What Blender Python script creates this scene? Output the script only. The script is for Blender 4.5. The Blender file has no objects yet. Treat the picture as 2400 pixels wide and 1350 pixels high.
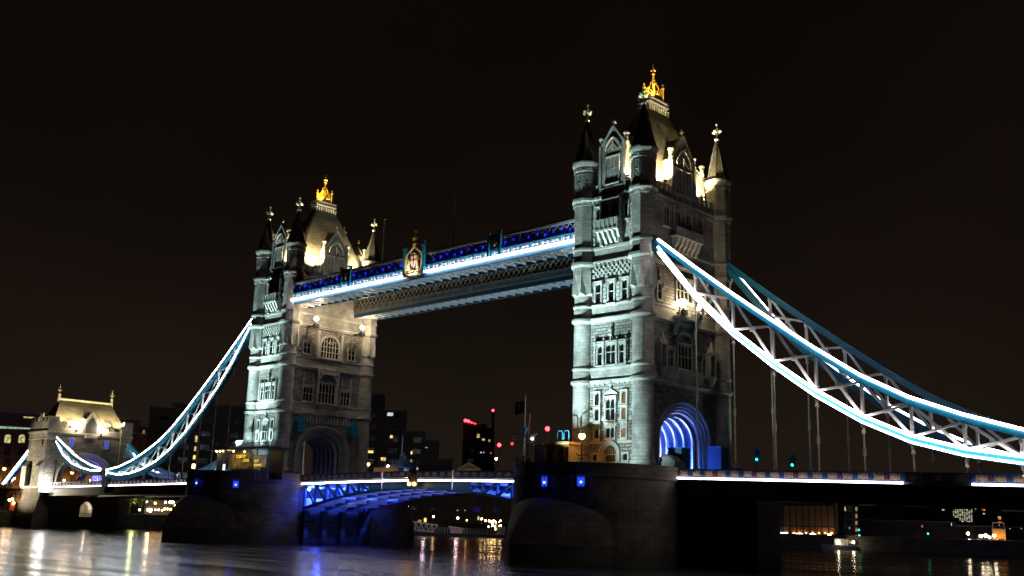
import bpy, bmesh, math, random
from math import sin, cos, pi, radians, sqrt, atan2, hypot
from mathutils import Vector, Matrix
random.seed(7)
SC = bpy.context.scene
COL = SC.collection

# ------------------------------------------------------------------ camera
CAM = Vector((87.8184, -119.6504, 5.3526))
YAW, PITCH, ROLL, FPX = 0.7706, 0.2203, 0.0304, 2455.6
_f = Vector((-sin(YAW)*cos(PITCH), cos(YAW)*cos(PITCH), sin(PITCH)))
_r = Vector((cos(YAW), sin(YAW), 0.0))
_u = _r.cross(_f)
RIGHT = cos(ROLL)*_r + sin(ROLL)*_u
UP = -sin(ROLL)*_r + cos(ROLL)*_u
FWD = _f
cam_data = bpy.data.cameras.new("camera")
cam_data.sensor_width = 36.0
cam_data.sensor_fit = 'HORIZONTAL'
cam_data.lens = FPX/2400.0*36.0
cam_data.clip_start = 0.5
cam_data.clip_end = 6000
cam = bpy.data.objects.new("camera", cam_data)
COL.objects.link(cam)
M = Matrix.Identity(4)
for i in range(3):
    M[i][0], M[i][1], M[i][2], M[i][3] = RIGHT[i], UP[i], -FWD[i], CAM[i]
cam.matrix_world = M
SC.camera = cam

def ray(px, py):
    return FWD + RIGHT*((px-1200)/FPX) - UP*((py-675)/FPX)
def at(px, py, dist):
    """world point seen at photo pixel (px, py), at this ground distance from the camera"""
    d = ray(px, py)
    return CAM + d*(dist/hypot(d.x, d.y))
def on_y(px, py, y):
    d = ray(px, py); return CAM + d*((y-CAM.y)/d.y)
def on_x(px, py, x):
    d = ray(px, py); return CAM + d*((x-CAM.x)/d.x)

# ------------------------------------------------------------------ world: city night sky
SC.view_settings.view_transform = 'Standard'
SC.view_settings.look = 'None'
SC.view_settings.exposure = 0.0
SC.view_settings.gamma = 1.0
world = bpy.data.worlds.new("World")
SC.world = world
world.use_nodes = True
nt = world.node_tree
nt.nodes.clear()
out = nt.nodes.new("ShaderNodeOutputWorld")
tc = nt.nodes.new("ShaderNodeTexCoord")
sep = nt.nodes.new("ShaderNodeSeparateXYZ")
nt.links.new(tc.outputs['Generated'], sep.inputs[0])
ramp = nt.nodes.new("ShaderNodeValToRGB")      # light pollution: warm glow low down, nearly black above
e = ramp.color_ramp.elements
e[0].position = 0.0;  e[0].color = (0.0150, 0.0102, 0.0066, 1)
e[1].position = 0.55; e[1].color = (0.0028, 0.0017, 0.0011, 1)
m1 = e.new(0.20); m1.color = (0.0076, 0.0047, 0.0033, 1)
m2 = e.new(0.36); m2.color = (0.0049, 0.0029, 0.0020, 1)
nt.links.new(sep.outputs['Z'], ramp.inputs[0])
nz = nt.nodes.new("ShaderNodeTexNoise")
nz.inputs['Scale'].default_value = 2.2
nz.inputs['Detail'].default_value = 5
nt.links.new(tc.outputs['Generated'], nz.inputs['Vector'])
mr = nt.nodes.new("ShaderNodeMapRange")
mr.inputs['From Min'].default_value = 0.3; mr.inputs['From Max'].default_value = 0.7
mr.inputs['To Min'].default_value = 0.68; mr.inputs['To Max'].default_value = 1.3
nt.links.new(nz.outputs['Fac'], mr.inputs['Value'])
bg = nt.nodes.new("ShaderNodeBackground")
nt.links.new(ramp.outputs[0], bg.inputs['Color'])
nt.links.new(mr.outputs[0], bg.inputs['Strength'])
sky = nt.nodes.new("ShaderNodeTexSky")
sky.sky_type = 'NISHITA'
sky.sun_disc = False
sky.sun_elevation = radians(-9)
sky.sun_rotation = radians(300)
bg2 = nt.nodes.new("ShaderNodeBackground")
nt.links.new(sky.outputs[0], bg2.inputs['Color'])
bg2.inputs['Strength'].default_value = 0.05
addn = nt.nodes.new("ShaderNodeAddShader")
nt.links.new(bg.outputs[0], addn.inputs[0])
nt.links.new(bg2.outputs[0], addn.inputs[1])
nt.links.new(addn.outputs[0], out.inputs[0])

SC.render.engine = 'CYCLES'
SC.cycles.use_denoising = True
SC.cycles.max_bounces = 5
SC.cycles.diffuse_bounces = 2
SC.cycles.glossy_bounces = 3
SC.cycles.transmission_bounces = 2
SC.cycles.sample_clamp_indirect = 4.0
SC.cycles.caustics_reflective = False
SC.cycles.caustics_refractive = False
SC.cycles.use_light_tree = True

# ------------------------------------------------------------------ mesh helpers
LOC = {}
class MB:
    """collects shapes in world coordinates and builds them as ONE mesh object"""
    def __init__(s):
        s.v = []; s.f = []; s.m = []; s.uv = []; s.sm = []; s.T = None; s.sh = []
    def add(s, vs, fs, mi=0, uvs=None, smooth=False):
        b = len(s.v); s.sh.append((b, len(s.f)))
        s.v += [tuple(s.T(p)) if s.T else tuple(p) for p in vs]
        for k, f in enumerate(fs):
            s.f.append([b+i for i in f]); s.m.append(mi); s.sm.append(smooth)
            s.uv.append(uvs[k] if uvs else None)
        return s
    def box(s, x0, x1, y0, y1, z0, z1, mi=0):
        return s.add([(x0,y0,z0),(x1,y0,z0),(x1,y1,z0),(x0,y1,z0),(x0,y0,z1),(x1,y0,z1),(x1,y1,z1),(x0,y1,z1)],
              [(0,3,2,1),(4,5,6,7),(0,1,5,4),(1,2,6,5),(2,3,7,6),(3,0,4,7)], mi)
    def prism(s, lo, hi, mi=0, caps=True, smooth=False):
        """lo, hi: two matching rings of points"""
        n = len(lo)
        fs = [(i, (i+1) % n, n+(i+1) % n, n+i) for i in range(n)]
        if caps: fs += [tuple(range(n))[::-1], tuple(range(n, 2*n))]
        return s.add(list(lo)+list(hi), fs, mi, None, smooth)
    def loft(s, rings, mi=0, cap0=True, cap1=True, smooth=False):
        n = len(rings[0]); vs = []; fs = []
        for r in rings: vs += list(r)
        for k in range(len(rings)-1):
            a = k*n
            fs += [(a+i, a+(i+1) % n, a+n+(i+1) % n, a+n+i) for i in range(n)]
        if cap0: fs.append(tuple(range(n))[::-1])
        if cap1: fs.append(tuple(range((len(rings)-1)*n, len(rings)*n)))
        return s.add(vs, fs, mi, None, smooth)
    def strip(s, a, b, mi=0):
        """open ribbon between two matching polylines"""
        n = len(a)
        return s.add(list(a)+list(b), [(i, i+1, n+i+1, n+i) for i in range(n-1)], mi)
    def beam(s, p, q, w, h, mi=0, up=(0,0,1)):
        p = Vector(p); q = Vector(q); d = q-p
        if d.length < 1e-6: return s
        d.normalize(); upv = Vector(up)
        if abs(d.dot(upv)) > 0.98: upv = Vector((0,1,0))
        sd = d.cross(upv).normalized()*(w/2); u = sd.cross(d).normalized()*(h/2)
        r = lambda c: [c-sd-u, c+sd-u, c+sd+u, c-sd+u]
        return s.prism(r(p), r(q), mi)
    def tube(s, pts, r, n=8, mi=0):
        pts = [Vector(p) for p in pts]; rings = []
        rr = r if isinstance(r, (list, tuple)) else [r]*len(pts)
        for i, p in enumerate(pts):
            d = (pts[min(i+1, len(pts)-1)]-pts[max(i-1, 0)]).normalized()
            a = Vector((0,0,1)) if abs(d.z) < .9 else Vector((1,0,0))
            u = d.cross(a).normalized(); w = d.cross(u)
            rings.append([p+(u*cos(2*pi*k/n)+w*sin(2*pi*k/n))*rr[i] for k in range(n)])
        return s.loft(rings, mi, smooth=True)
    def lathe(s, c, prof, n=16, mi=0, smooth=False, octo=None, arc=None):
        """prof = [(r, z)...] round the vertical through c; rows from index octo on are octagons"""
        rings = []; uvr = []
        for j, (r, z) in enumerate(prof):
            ring = []
            for k in range(n):
                a = 2*pi*k/n
                rr = r
                if octo is not None and j >= octo:
                    rr = r/cos(((a + pi/8) % (pi/4)) - pi/8)
                ring.append((c[0]+rr*cos(a), c[1]+rr*sin(a), z))
            rings.append(ring)
        vs = [p for r in rings for p in r]; fs = []; uvs = []
        for j in range(len(rings)-1):
            for k in range(n):
                k2 = (k+1) % n
                fs.append((j*n+k, j*n+k2, (j+1)*n+k2, (j+1)*n+k))
                R = max(r for r, z in prof)
                u0, u1 = 2*pi*R*k/n, 2*pi*R*(k+1)/n
                z0, z1 = prof[j][1], prof[j+1][1]
                if abs(z1-z0) < .02: z1 = z0+.02
                uvs.append([(u0,z0),(u1,z0),(u1,z1),(u0,z1)])
        b = len(fs)
        fs.append(tuple(range(n))[::-1]); uvs.append(None)
        fs.append(tuple(range((len(rings)-1)*n, len(rings)*n))); uvs.append(None)
        return s.add(vs, fs, mi, uvs, smooth)
    def ball(s, c, r, mi=0, n=10, m=6, sz=1.0):
        prof = [(max(r*sin(pi*j/m), .001), c[2]-r*sz*cos(pi*j/m)) for j in range(m+1)]
        return s.lathe(c, prof, n, mi, True)
    def build_parts(s, name, mats, parent=None):
        """one object for each piece that touches no other"""
        n = len(s.sh); ends = s.sh[1:]+[(len(s.v), len(s.f))]; bb = []
        for (v0, f0), (v1, f1) in zip(s.sh, ends):
            q = s.v[v0:v1]; bb.append([(min(p[i] for p in q)-.02, max(p[i] for p in q)+.02) for i in range(3)])
        par = list(range(n))
        def root(i):
            while par[i] != i: i = par[i]
            return i
        for i in range(n):
            for j in range(i):
                if all(bb[i][k][0] <= bb[j][k][1] and bb[j][k][0] <= bb[i][k][1] for k in range(3)): par[root(i)] = root(j)
        out_ = []
        for r in sorted(set(root(i) for i in range(n))):
            m = MB()
            for i in range(n):
                if root(i) != r: continue
                (v0, f0), (v1, f1) = s.sh[i], ends[i]
                o = len(m.v)-v0; m.v += s.v[v0:v1]
                m.f += [[k+o for k in f] for f in s.f[f0:f1]]; m.m += s.m[f0:f1]; m.sm += s.sm[f0:f1]; m.uv += s.uv[f0:f1]
            out_.append(m.build(name, mats, parent))
        return out_
    def build(s, name, mats, parent=None):
        me = bpy.data.meshes.new(name)
        off = LOC.get(parent.name, Vector((0,0,0))) if parent else Vector((0,0,0))
        me.from_pydata([Vector(p)-off for p in s.v], [], s.f)
        if not isinstance(mats, (list, tuple)): mats = [mats]
        for m in mats: me.materials.append(m)
        me.polygons.foreach_set('material_index', s.m)
        me.polygons.foreach_set('use_smooth', s.sm)
        uvl = me.uv_layers.new(name='UVMap').data
        for p, cu in zip(me.polygons, s.uv):
            if cu is None:
                n = p.normal
                for li in p.loop_indices:
                    w = s.v[me.loops[li].vertex_index]
                    if abs(n.z) > .85: uvl[li].uv = (w[0], w[1])
                    elif abs(n.x) > abs(n.y): uvl[li].uv = (w[1], w[2])
                    else: uvl[li].uv = (w[0], w[2])
            else:
                for li, q in zip(p.loop_indices, cu): uvl[li].uv = q
        bm = bmesh.new(); bm.from_mesh(me)
        bmesh.ops.recalc_face_normals(bm, faces=bm.faces)
        bm.to_mesh(me); bm.free()
        o = bpy.data.objects.new(name, me)
        COL.objects.link(o)
        if parent: o.parent = parent
        LOC[o.name] = off.copy()
        return o

def tag(o, label=None, cat=None, group=None, kind=None):
    if label: o['label'] = label
    if cat: o['category'] = cat
    if group: o['group'] = group
    if kind: o['kind'] = kind
    return o
def thing(name, label, cat, loc, group=None):
    o = bpy.data.objects.new(name, None)
    o.empty_display_size = 0.5
    COL.objects.link(o)
    o.location = loc
    LOC[o.name] = Vector(loc)
    return tag(o, label, cat, group)
def copy_tree(o, parent=None):
    c = o.copy(); COL.objects.link(c)
    if parent: c.parent = parent; c.matrix_parent_inverse = o.matrix_parent_inverse.copy()
    for ch in [x for x in bpy.data.objects if x.parent == o]: copy_tree(ch, c)
    return c
def lamp(name, kind, loc, color, power, parent=None, target=None, spot=None, blend=.5, size=.15):
    d = bpy.data.lights.new(name, kind)
    d.color = color; d.energy = power; d.shadow_soft_size = size
    if kind == 'SPOT':
        d.spot_size = radians(spot); d.spot_blend = blend
    o = bpy.data.objects.new(name, d); COL.objects.link(o)
    off = LOC.get(parent.name, Vector((0,0,0))) if parent else Vector((0,0,0))
    o.location = Vector(loc)-off
    if target is not None:
        o.rotation_euler = (Vector(target)-Vector(loc)).to_track_quat('-Z', 'Y').to_euler()
    if parent: o.parent = parent
    return o

# ------------------------------------------------------------------ materials
def new_mat(name):
    m = bpy.data.materials.new(name); m.use_nodes = True
    nt = m.node_tree; return m, nt, nt.nodes['Principled BSDF']
def N(nt, t, **kw):
    n = nt.nodes.new(t)
    for k, v in kw.items():
        if k in n.inputs: n.inputs[k].default_value = v
        else: setattr(n, k, v)
    return n
def paint(name, col, rough=.5, metal=0, var=.12, scale=1.5, bump=0.0):
    m, nt, b = new_mat(name)
    tcn = N(nt, "ShaderNodeTexCoord")
    nz = N(nt, "ShaderNodeTexNoise", Scale=scale, Detail=5.0)
    nt.links.new(tcn.outputs['Object'], nz.inputs['Vector'])
    mp = N(nt, "ShaderNodeMapRange"); mp.inputs['From Min'].default_value = .3; mp.inputs['From Max'].default_value = .7
    mp.inputs['To Min'].default_value = 1-var; mp.inputs['To Max'].default_value = 1+var
    nt.links.new(nz.outputs['Fac'], mp.inputs['Value'])
    mx = N(nt, "ShaderNodeVectorMath", operation='SCALE')
    mx.inputs[0].default_value = col[:3]
    nt.links.new(mp.outputs[0], mx.inputs['Scale'])
    nt.links.new(mx.outputs[0], b.inputs['Base Color'])
    b.inputs['Roughness'].default_value = rough; b.inputs['Metallic'].default_value = metal
    if bump:
        bp = N(nt, "ShaderNodeBump", Strength=bump, Distance=.05)
        nt.links.new(nz.outputs['Fac'], bp.inputs['Height']); nt.links.new(bp.outputs[0], b.inputs['Normal'])
    return m
def masonry(name, c1, c2, mortar, bw, rh, mort=.02, bump=.5, dist=.05, warp=0.0, stain=.35, rough=.85, grain=6.0, soft=.1, tide=False):
    m, nt, b = new_mat(name)
    L = nt.links.new
    uv = N(nt, "ShaderNodeUVMap")
    vec = uv.outputs[0]
    if warp:
        wn = N(nt, "ShaderNodeTexNoise", Scale=1.3, Detail=2.0); L(vec, wn.inputs['Vector'])
        sb = N(nt, "ShaderNodeVectorMath", operation='SUBTRACT'); L(wn.outputs['Color'], sb.inputs[0]); sb.inputs[1].default_value = (.5,.5,.5)
        sc = N(nt, "ShaderNodeVectorMath", operation='SCALE'); L(sb.outputs[0], sc.inputs[0]); sc.inputs['Scale'].default_value = warp
        ad = N(nt, "ShaderNodeVectorMath", operation='ADD'); L(vec, ad.inputs[0]); L(sc.outputs[0], ad.inputs[1])
        vec = ad.outputs[0]
    br = N(nt, "ShaderNodeTexBrick")
    br.inputs['Scale'].default_value = 1.0
    br.inputs['Brick Width'].default_value = bw; br.inputs['Row Height'].default_value = rh
    br.inputs['Mortar Size'].default_value = mort; br.inputs['Mortar Smooth'].default_value = soft
    br.inputs['Color1'].default_value = (*c1, 1); br.inputs['Color2'].default_value = (*c2, 1); br.inputs['Mortar'].default_value = (*mortar, 1)
    br.offset = .5; br.squash = 1.0
    L(vec, br.inputs['Vector'])
    n1 = N(nt, "ShaderNodeTexNoise", Scale=.35, Detail=5.0, Roughness=.65); L(uv.outputs[0], n1.inputs['Vector'])
    mp = N(nt, "ShaderNodeMapRange"); mp.inputs['From Min'].default_value = .3; mp.inputs['From Max'].default_value = .7
    mp.inputs['To Min'].default_value = 1-stain; mp.inputs['To Max'].default_value = 1+stain*.5
    L(n1.outputs['Fac'], mp.inputs['Value'])
    n2 = N(nt, "ShaderNodeTexNoise", Scale=grain, Detail=6.0, Roughness=.7); L(uv.outputs[0], n2.inputs['Vector'])
    mp2 = N(nt, "ShaderNodeMapRange"); mp2.inputs['From Min'].default_value = .3; mp2.inputs['From Max'].default_value = .7
    mp2.inputs['To Min'].default_value = .8; mp2.inputs['To Max'].default_value = 1.15
    L(n2.outputs['Fac'], mp2.inputs['Value'])
    mu = N(nt, "ShaderNodeMath", operation='MULTIPLY'); L(mp.outputs[0], mu.inputs[0]); L(mp2.outputs[0], mu.inputs[1])
    sc2 = N(nt, "ShaderNodeVectorMath", operation='SCALE'); L(br.outputs['Color'], sc2.inputs[0]); L(mu.outputs[0], sc2.inputs['Scale'])
    colout = sc2.outputs[0]
    if tide:      # weed and silt left on the stone by the tide
        sx = N(nt, "ShaderNodeSeparateXYZ"); L(uv.outputs[0], sx.inputs[0])
        n3 = N(nt, "ShaderNodeTexNoise", Scale=.5, Detail=4.0); L(uv.outputs[0], n3.inputs['Vector'])
        ma = N(nt, "ShaderNodeMath", operation='MULTIPLY_ADD'); L(n3.outputs['Fac'], ma.inputs[0]); ma.inputs[1].default_value = -1.6; L(sx.outputs[1], ma.inputs[2])
        m3 = N(nt, "ShaderNodeMapRange"); m3.inputs['From Min'].default_value = .6; m3.inputs['From Max'].default_value = 2.2
        m3.inputs['To Min'].default_value = .85; m3.inputs['To Max'].default_value = 0
        L(ma.outputs[0], m3.inputs['Value'])
        mi = N(nt, "ShaderNodeMixRGB"); L(m3.outputs[0], mi.inputs['Fac']); L(colout, mi.inputs['Color1']); mi.inputs['Color2'].default_value = (.035,.038,.022,1)
        colout = mi.outputs[0]
    L(colout, b.inputs['Base Color'])
    b.inputs['Roughness'].default_value = rough
    inv = N(nt, "ShaderNodeMath", operation='SUBTRACT'); inv.inputs[0].default_value = 1.0; L(br.outputs['Fac'], inv.inputs[1])
    a2 = N(nt, "ShaderNodeMath", operation='MULTIPLY_ADD'); L(n2.outputs['Fac'], a2.inputs[0]); a2.inputs[1].default_value = .9 if warp else .35
    L(inv.outputs[0], a2.inputs[2])
    bp = N(nt, "ShaderNodeBump", Strength=bump, Distance=dist); L(a2.outputs[0], bp.inputs['Height'])
    L(bp.outputs[0], b.inputs['Normal'])
    return m
def glow(name, col, strength):
    m, nt, b = new_mat(name)
    b.inputs['Base Color'].default_value = (*[min(1, c*.6) for c in col], 1)
    b.inputs['Emission Color'].default_value = (*col, 1); b.inputs['Emission Strength'].default_value = strength
    return m
def litglass(name, col, strength):
    """a lit room behind a pane: uneven, with curtain-like bands"""
    m, nt, b = new_mat(name)
    uv = N(nt, "ShaderNodeUVMap")
    nz = N(nt, "ShaderNodeTexNoise", Scale=1.1, Detail=2.0); nt.links.new(uv.outputs[0], nz.inputs['Vector'])
    mp = N(nt, "ShaderNodeMapRange"); mp.inputs['From Min'].default_value = .35; mp.inputs['From Max'].default_value = .65
    mp.inputs['To Min'].default_value = strength*.35; mp.inputs['To Max'].default_value = strength
    nt.links.new(nz.outputs['Fac'], mp.inputs['Value'])
    nt.links.new(mp.outputs[0], b.inputs['Emission Strength'])
    b.inputs['Base Color'].default_value = (.05,.04,.03,1); b.inputs['Roughness'].default_value = .2
    b.inputs['Emission Color'].default_value = (*col, 1)
    return m

ASH = masonry('ashlar_stone', (.47,.44,.385), (.35,.325,.285), (.20,.19,.165), 1.25, .46, .016, .4, .04, stain=.5)
TRIM = masonry('portland_trim', (.57,.54,.475), (.50,.475,.42), (.34,.32,.28), 1.6, .9, .01, .3, .03, stain=.42)
RUB = masonry('rock_faced_granite', (.40,.37,.325), (.22,.20,.175), (.10,.09,.08), .95, .43, .05, 1.0, .16, warp=.16, stain=.3, grain=3.2, soft=.5)
PIER = masonry('pier_granite', (.125,.098,.070), (.078,.061,.044), (.03,.025,.02), 1.9, .72, .026, .7, .06, warp=.02, stain=.55, rough=.8, grain=2.5, tide=True)
SLATE = masonry('roof_slates', (.30,.27,.19), (.19,.17,.12), (.07,.065,.05), .42, .30, .03, .8, .06, stain=.35, rough=.6)
SPIRE = masonry('spire_stone', (.15,.14,.11), (.10,.095,.08), (.05,.05,.04), .7, .45, .02, .5, .04, stain=.4)
BRICKRED = masonry('warehouse_brick', (.16,.06,.04), (.12,.05,.035), (.10,.08,.07), .5, .2, .02, .3, .02, stain=.4)
CONC = masonry('hotel_concrete', (.12,.11,.105), (.10,.095,.09), (.07,.07,.065), 3.2, 1.5, .03, .2, .03, stain=.35)
BROWNB = masonry('dark_facade', (.075,.066,.06), (.06,.054,.05), (.04,.04,.038), 2.6, 1.4, .03, .2, .03, stain=.4)
GOLD = paint('gilding', (.95,.60,.12), .38, .45, .15, 6)
FINIAL = paint('gilded_finial', (.75,.74,.52), .4, .3, .2, 6)
TEAL = paint('bridge_blue_paint', (.02,.22,.36), .38, 0, .15, 2)
TEALD = paint('dark_blue_paint', (.008,.075,.15), .4, 0, .15, 2)
NAVY = paint('deep_blue_paint', (.02,.05,.15), .4, 0, .15, 2)
WHITE = paint('white_paint', (.78,.78,.76), .4, 0, .08, 2)
CREAM = paint('cream_paint', (.72,.62,.42), .45, 0, .1, 3)
RED = paint('red_paint', (.34,.018,.02), .4)
DARK = paint('dark_metal', (.03,.032,.035), .5)
GREY = paint('grey_metal', (.30,.31,.32), .45)
ASPH = paint('asphalt', (.05,.05,.05), .85, 0, .25, 6, .3)
LEAD = paint('lead_roof', (.22,.22,.22), .55, 0, .2, 2)
OCHRE = paint('ochre_render', (.50,.29,.08), .8, 0, .2, 1.5)
BLUEHOARD = paint('blue_hoarding', (.012,.085,.20), .5)
FRET = paint('fretwork_gilt', (.40,.31,.19), .5)
def glass_mat():
    m, nt, b = new_mat('dark_glass')
    b.inputs['Base Color'].default_value = (.012,.014,.016,1); b.inputs['Roughness'].default_value = .12
    b.inputs['Specular IOR Level'].default_value = .6
    return m
GLASS = glass_mat()
AMBER = litglass('amber_lit_glass', (1.0,.42,.04), .30)
BLUEGL = glow('blue_lit_glass', (.03,.07,1.0), .8)
LED = glow('white_led', (1.0,.93,.96), 14.0)
LEDC = glow('cool_white_led', (.86,.96,1.0), 22.0)
LEDSOFT = glow('walkway_led', (1.0,.93,.95), 30.0)
WARM = glow('warm_lamp', (1.0,.62,.25), 30)
WARMW = glow('warm_white_lamp', (1.0,.82,.55), 50)
SODIUM = glow('sodium_lamp', (1.0,.42,.08), 20)
COOL = glow('cool_lamp', (.85,.95,1.0), 12)
REDL = glow('red_lamp', (1.0,.02,.03), 18)
GREENL = glow('green_signal', (.03,1.0,.55), 5)
BLUEL = glow('blue_lamp', (.06,.14,1.0), 12)
BLUEW = glow('deep_blue_lamp', (.02,.03,1.0), 1.1)

# ------------------------------------------------------------------ water and land
ZW = 0.6
def water_mat():
    m, nt, b = new_mat('river_water'); L = nt.links.new
    b.inputs['Base Color'].default_value = (.012,.012,.010,1)
    b.inputs['IOR'].default_value = 1.33
    b.inputs['Specular IOR Level'].default_value = .9
    geo = N(nt, "ShaderNodeNewGeometry")
    mp = N(nt, "ShaderNodeMapping"); mp.inputs['Rotation'].default_value = (0,0,radians(-44)); mp.inputs['Scale'].default_value = (.05,.30,1)
    L(geo.outputs['Position'], mp.inputs['Vector'])
    n1 = N(nt, "ShaderNodeTexNoise", Scale=1.0, Detail=4.0, Roughness=.55); L(mp.outputs[0], n1.inputs['Vector'])
    r = N(nt, "ShaderNodeMapRange"); r.inputs['From Min'].default_value=.35; r.inputs['From Max'].default_value=.65
    r.inputs['To Min'].default_value=.13; r.inputs['To Max'].default_value=.27
    L(n1.outputs['Fac'], r.inputs['Value']); L(r.outputs[0], b.inputs['Roughness'])
    mp2 = N(nt, "ShaderNodeMapping"); mp2.inputs['Rotation'].default_value = (0,0,radians(-44)); mp2.inputs['Scale'].default_value = (.035,.24,1)
    L(geo.outputs['Position'], mp2.inputs['Vector'])
    n2 = N(nt, "ShaderNodeTexNoise", Scale=1.0, Detail=3.0); L(mp2.outputs[0], n2.inputs['Vector'])
    bp = N(nt, "ShaderNodeBump", Strength=.16, Distance=.2); L(n2.outputs['Fac'], bp.inputs['Height'])
    L(bp.outputs[0], b.inputs['Normal'])
    return m
w = MB(); w.add([(-1500,-1500,ZW),(1500,-1500,ZW),(1500,1500,ZW),(-1500,1500,ZW)], [(0,1,2,3)])
tag(w.build('water', water_mat()), kind='structure')
BANK = [(-189,-900),(-189,-11),(-186,-11),(-186,172),(-60,166),(40,186),(300,240),(1500,420)]
land = MB()
top = [(x,y,4.6) for x,y in BANK]; bot = [(x,y,-1) for x,y in BANK]
land.strip(bot, top, 0)
far = [(-4000,-900),(-4000,4000),(1500,4000)]
land.add([p for p in top]+[(x,y,4.6) for x,y in far], [(0,1,2,3,8),(8,3,4,9),(9,4,5,6,7,10)], 1)
QUAY = masonry('quay_stone', (.13,.12,.09), (.10,.09,.07), (.05,.05,.04), 2.2, .8, .03, .5, .05, stain=.5)
GROUND = paint('ground', (.06,.058,.055), .9, 0, .3, .2)
tag(land.build('ground', [QUAY, GROUND]), kind='structure')

# ------------------------------------------------------------------ piers
def on_cyl(px, py, cx, cy, r):
    d = ray(px, py); ox, oy = CAM.x-cx, CAM.y-cy
    a = d.x*d.x+d.y*d.y; b = 2*(ox*d.x+oy*d.y); c = ox*ox+oy*oy-r*r
    t = (-b-sqrt(max(0, b*b-4*a*c)))/(2*a)
    return CAM+d*t
def ring_wall(mb, pts, zs, offs, mi=0, closed=False):
    """wall along an outline of (x, y); zs rows with outward offsets; UV runs along the outline"""
    n = len(pts); nr = []
    for i in range(n):
        a = Vector(pts[(i-1) % n] if closed else pts[max(i-1,0)]); c = Vector(pts[(i+1) % n] if closed else pts[min(i+1,n-1)])
        d = (c-a).normalized(); nr.append(Vector((d.y, -d.x)))
    s = [0]
    for i in range(1, n): s.append(s[-1]+hypot(pts[i][0]-pts[i-1][0], pts[i][1]-pts[i-1][1]))
    vs = []; fs = []; uvs = []
    for z, o in zip(zs, offs):
        vs += [(pts[i][0]+nr[i].x*o, pts[i][1]+nr[i].y*o, z) for i in range(n)]
    for j in range(len(zs)-1):
        for i in range(n-1):
            fs.append((j*n+i, j*n+i+1, (j+1)*n+i+1, (j+1)*n+i))
            z0, z1 = zs[j], zs[j+1]
            if abs(z1-z0) < .05: z1 = z0+.05
            uvs.append([(s[i],z0),(s[i+1],z0),(s[i+1],z1),(s[i],z1)])
    mb.add(vs, fs, mi, uvs)
PR, PY, PTOP, PFL = 10.65, 12.5, 12.75, 11.5
def make_pier(cx, riv, label):
    """riv = +1 / -1: which side faces the middle of the river"""
    t = thing('bridge_pier', label, 'bridge pier', (cx, 0, ZW))
    for sy in (-1, 1):
        P = []
        y_in = 8.4
        half = [(PR*cos(a), -PY-PR*sin(a)) for a in [pi*k/40 for k in range(41)]]
        pts = [(PR, -y_in)] + half + [(-PR, -y_in)]
        pts = [(cx+x, y*(1 if sy < 0 else -1)) for x, y in pts]
        if sy < 0: pts = pts[::-1]          # keep the outside on the right hand of travel
        body = MB()
        ring_wall(body, pts, [-1.5, 10.9, 11.0, 11.3, 11.35, PFL], [0, 0, .16, .16, .02, .02])
        inner = [(cx+(x-cx)*.94, y) for x, y in pts]
        body.add([(x,y,PFL) for x,y in pts], [tuple(range(len(pts)))])
        body.add([(pts[0][0],pts[0][1],-1.5),(pts[-1][0],pts[-1][1],-1.5),(pts[-1][0],pts[-1][1],PFL-.01),(pts[0][0],pts[0][1],PFL-.01)], [(0,1,2,3)])
        body.build('pier_wall', PIER, t)
        par = MB()
        ring_wall(par, pts, [PFL, 12.45, 12.5, PTOP, PTOP, 12.5, PFL], [.02, .02, .1, .1, -.75, -.7, -.7])
        par.build('parapet', PIER, t)
        # cutwater: pointed base with a domed top
        cw = MB(); n = 28; k = 8
        out_ = []; inn = []
        for i in range(n+1):
            q = i/n
            def bez(q):
                P0, P1, P2 = (PR+.05, 12.3), (8.6, 22.3), (0, 28.4)
                return ((1-q)**2*P0[0]+2*q*(1-q)*P1[0]+q*q*P2[0], (1-q)**2*P0[1]+2*q*(1-q)*P1[1]+q*q*P2[1])
            if q <= .5: x, y = bez(q*2)
            else:
                x, y = bez(2-q*2); x = -x
            a = pi*q
            out_.append((x, y)); inn.append((PR*.985*cos(a), PY+PR*.985*sin(a), sin(a)))
        rows = []
        for j in range(k+1):
            w_ = j/k; row = []
            for i in range(n+1):
                zi = 3.0+5.5*inn[i][2]**1.1; zo = 3.0
                x = inn[i][0]*(1-w_)+out_[i][0]*w_; y = inn[i][1]*(1-w_)+out_[i][1]*w_
                z = zo+(zi-zo)*cos(w_*pi/2)**.75
                row.append((cx+x, y*sy, z))
            rows.append(row)
        for j in range(k): cw.strip(rows[j], rows[j+1])
        ol = [(cx+x, y*sy) for x, y in out_]
        ring_wall(cw, ol if sy > 0 else ol[::-1], [-1.5, 2.7, 2.75, 3.0], [0, 0, .06, .06])
        cw.build('cutwater', PIER, t)
    mid = MB()
    x_r = riv*(PR-4.2)
    x0, x1 = sorted((cx-riv*PR, cx+x_r))
    mid.box(x0, x1, -8.4, 8.4, -1.5, PFL-.01)
    for yy in (-4.2, 0, 4.2):
        xa, xb = sorted((cx+x_r, cx+x_r+riv*1.2)); mid.box(xa, xb, yy-.5, yy+.5, -1.5, 6.4)
    xa, xb = sorted((cx+x_r, cx+riv*PR)); mid.box(xa, xb-.02, -8.39, 8.39, 10.2, PFL-.012)
    mid.build('bascule_chamber', PIER, t)
    rd = MB(); rd.box(cx-PR, cx+PR, -8.4, 8.4, PFL+.004, PFL+.05); rd.build('roadway', ASPH, t)
    return t
pier_n = make_pier(0, -1, "dark granite bridge pier with rounded nose under the nearer tower")
pier_f = make_pier(-82.3, 1, "brownish granite bridge pier under the farther tower beside the blue lit leaf")
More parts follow.
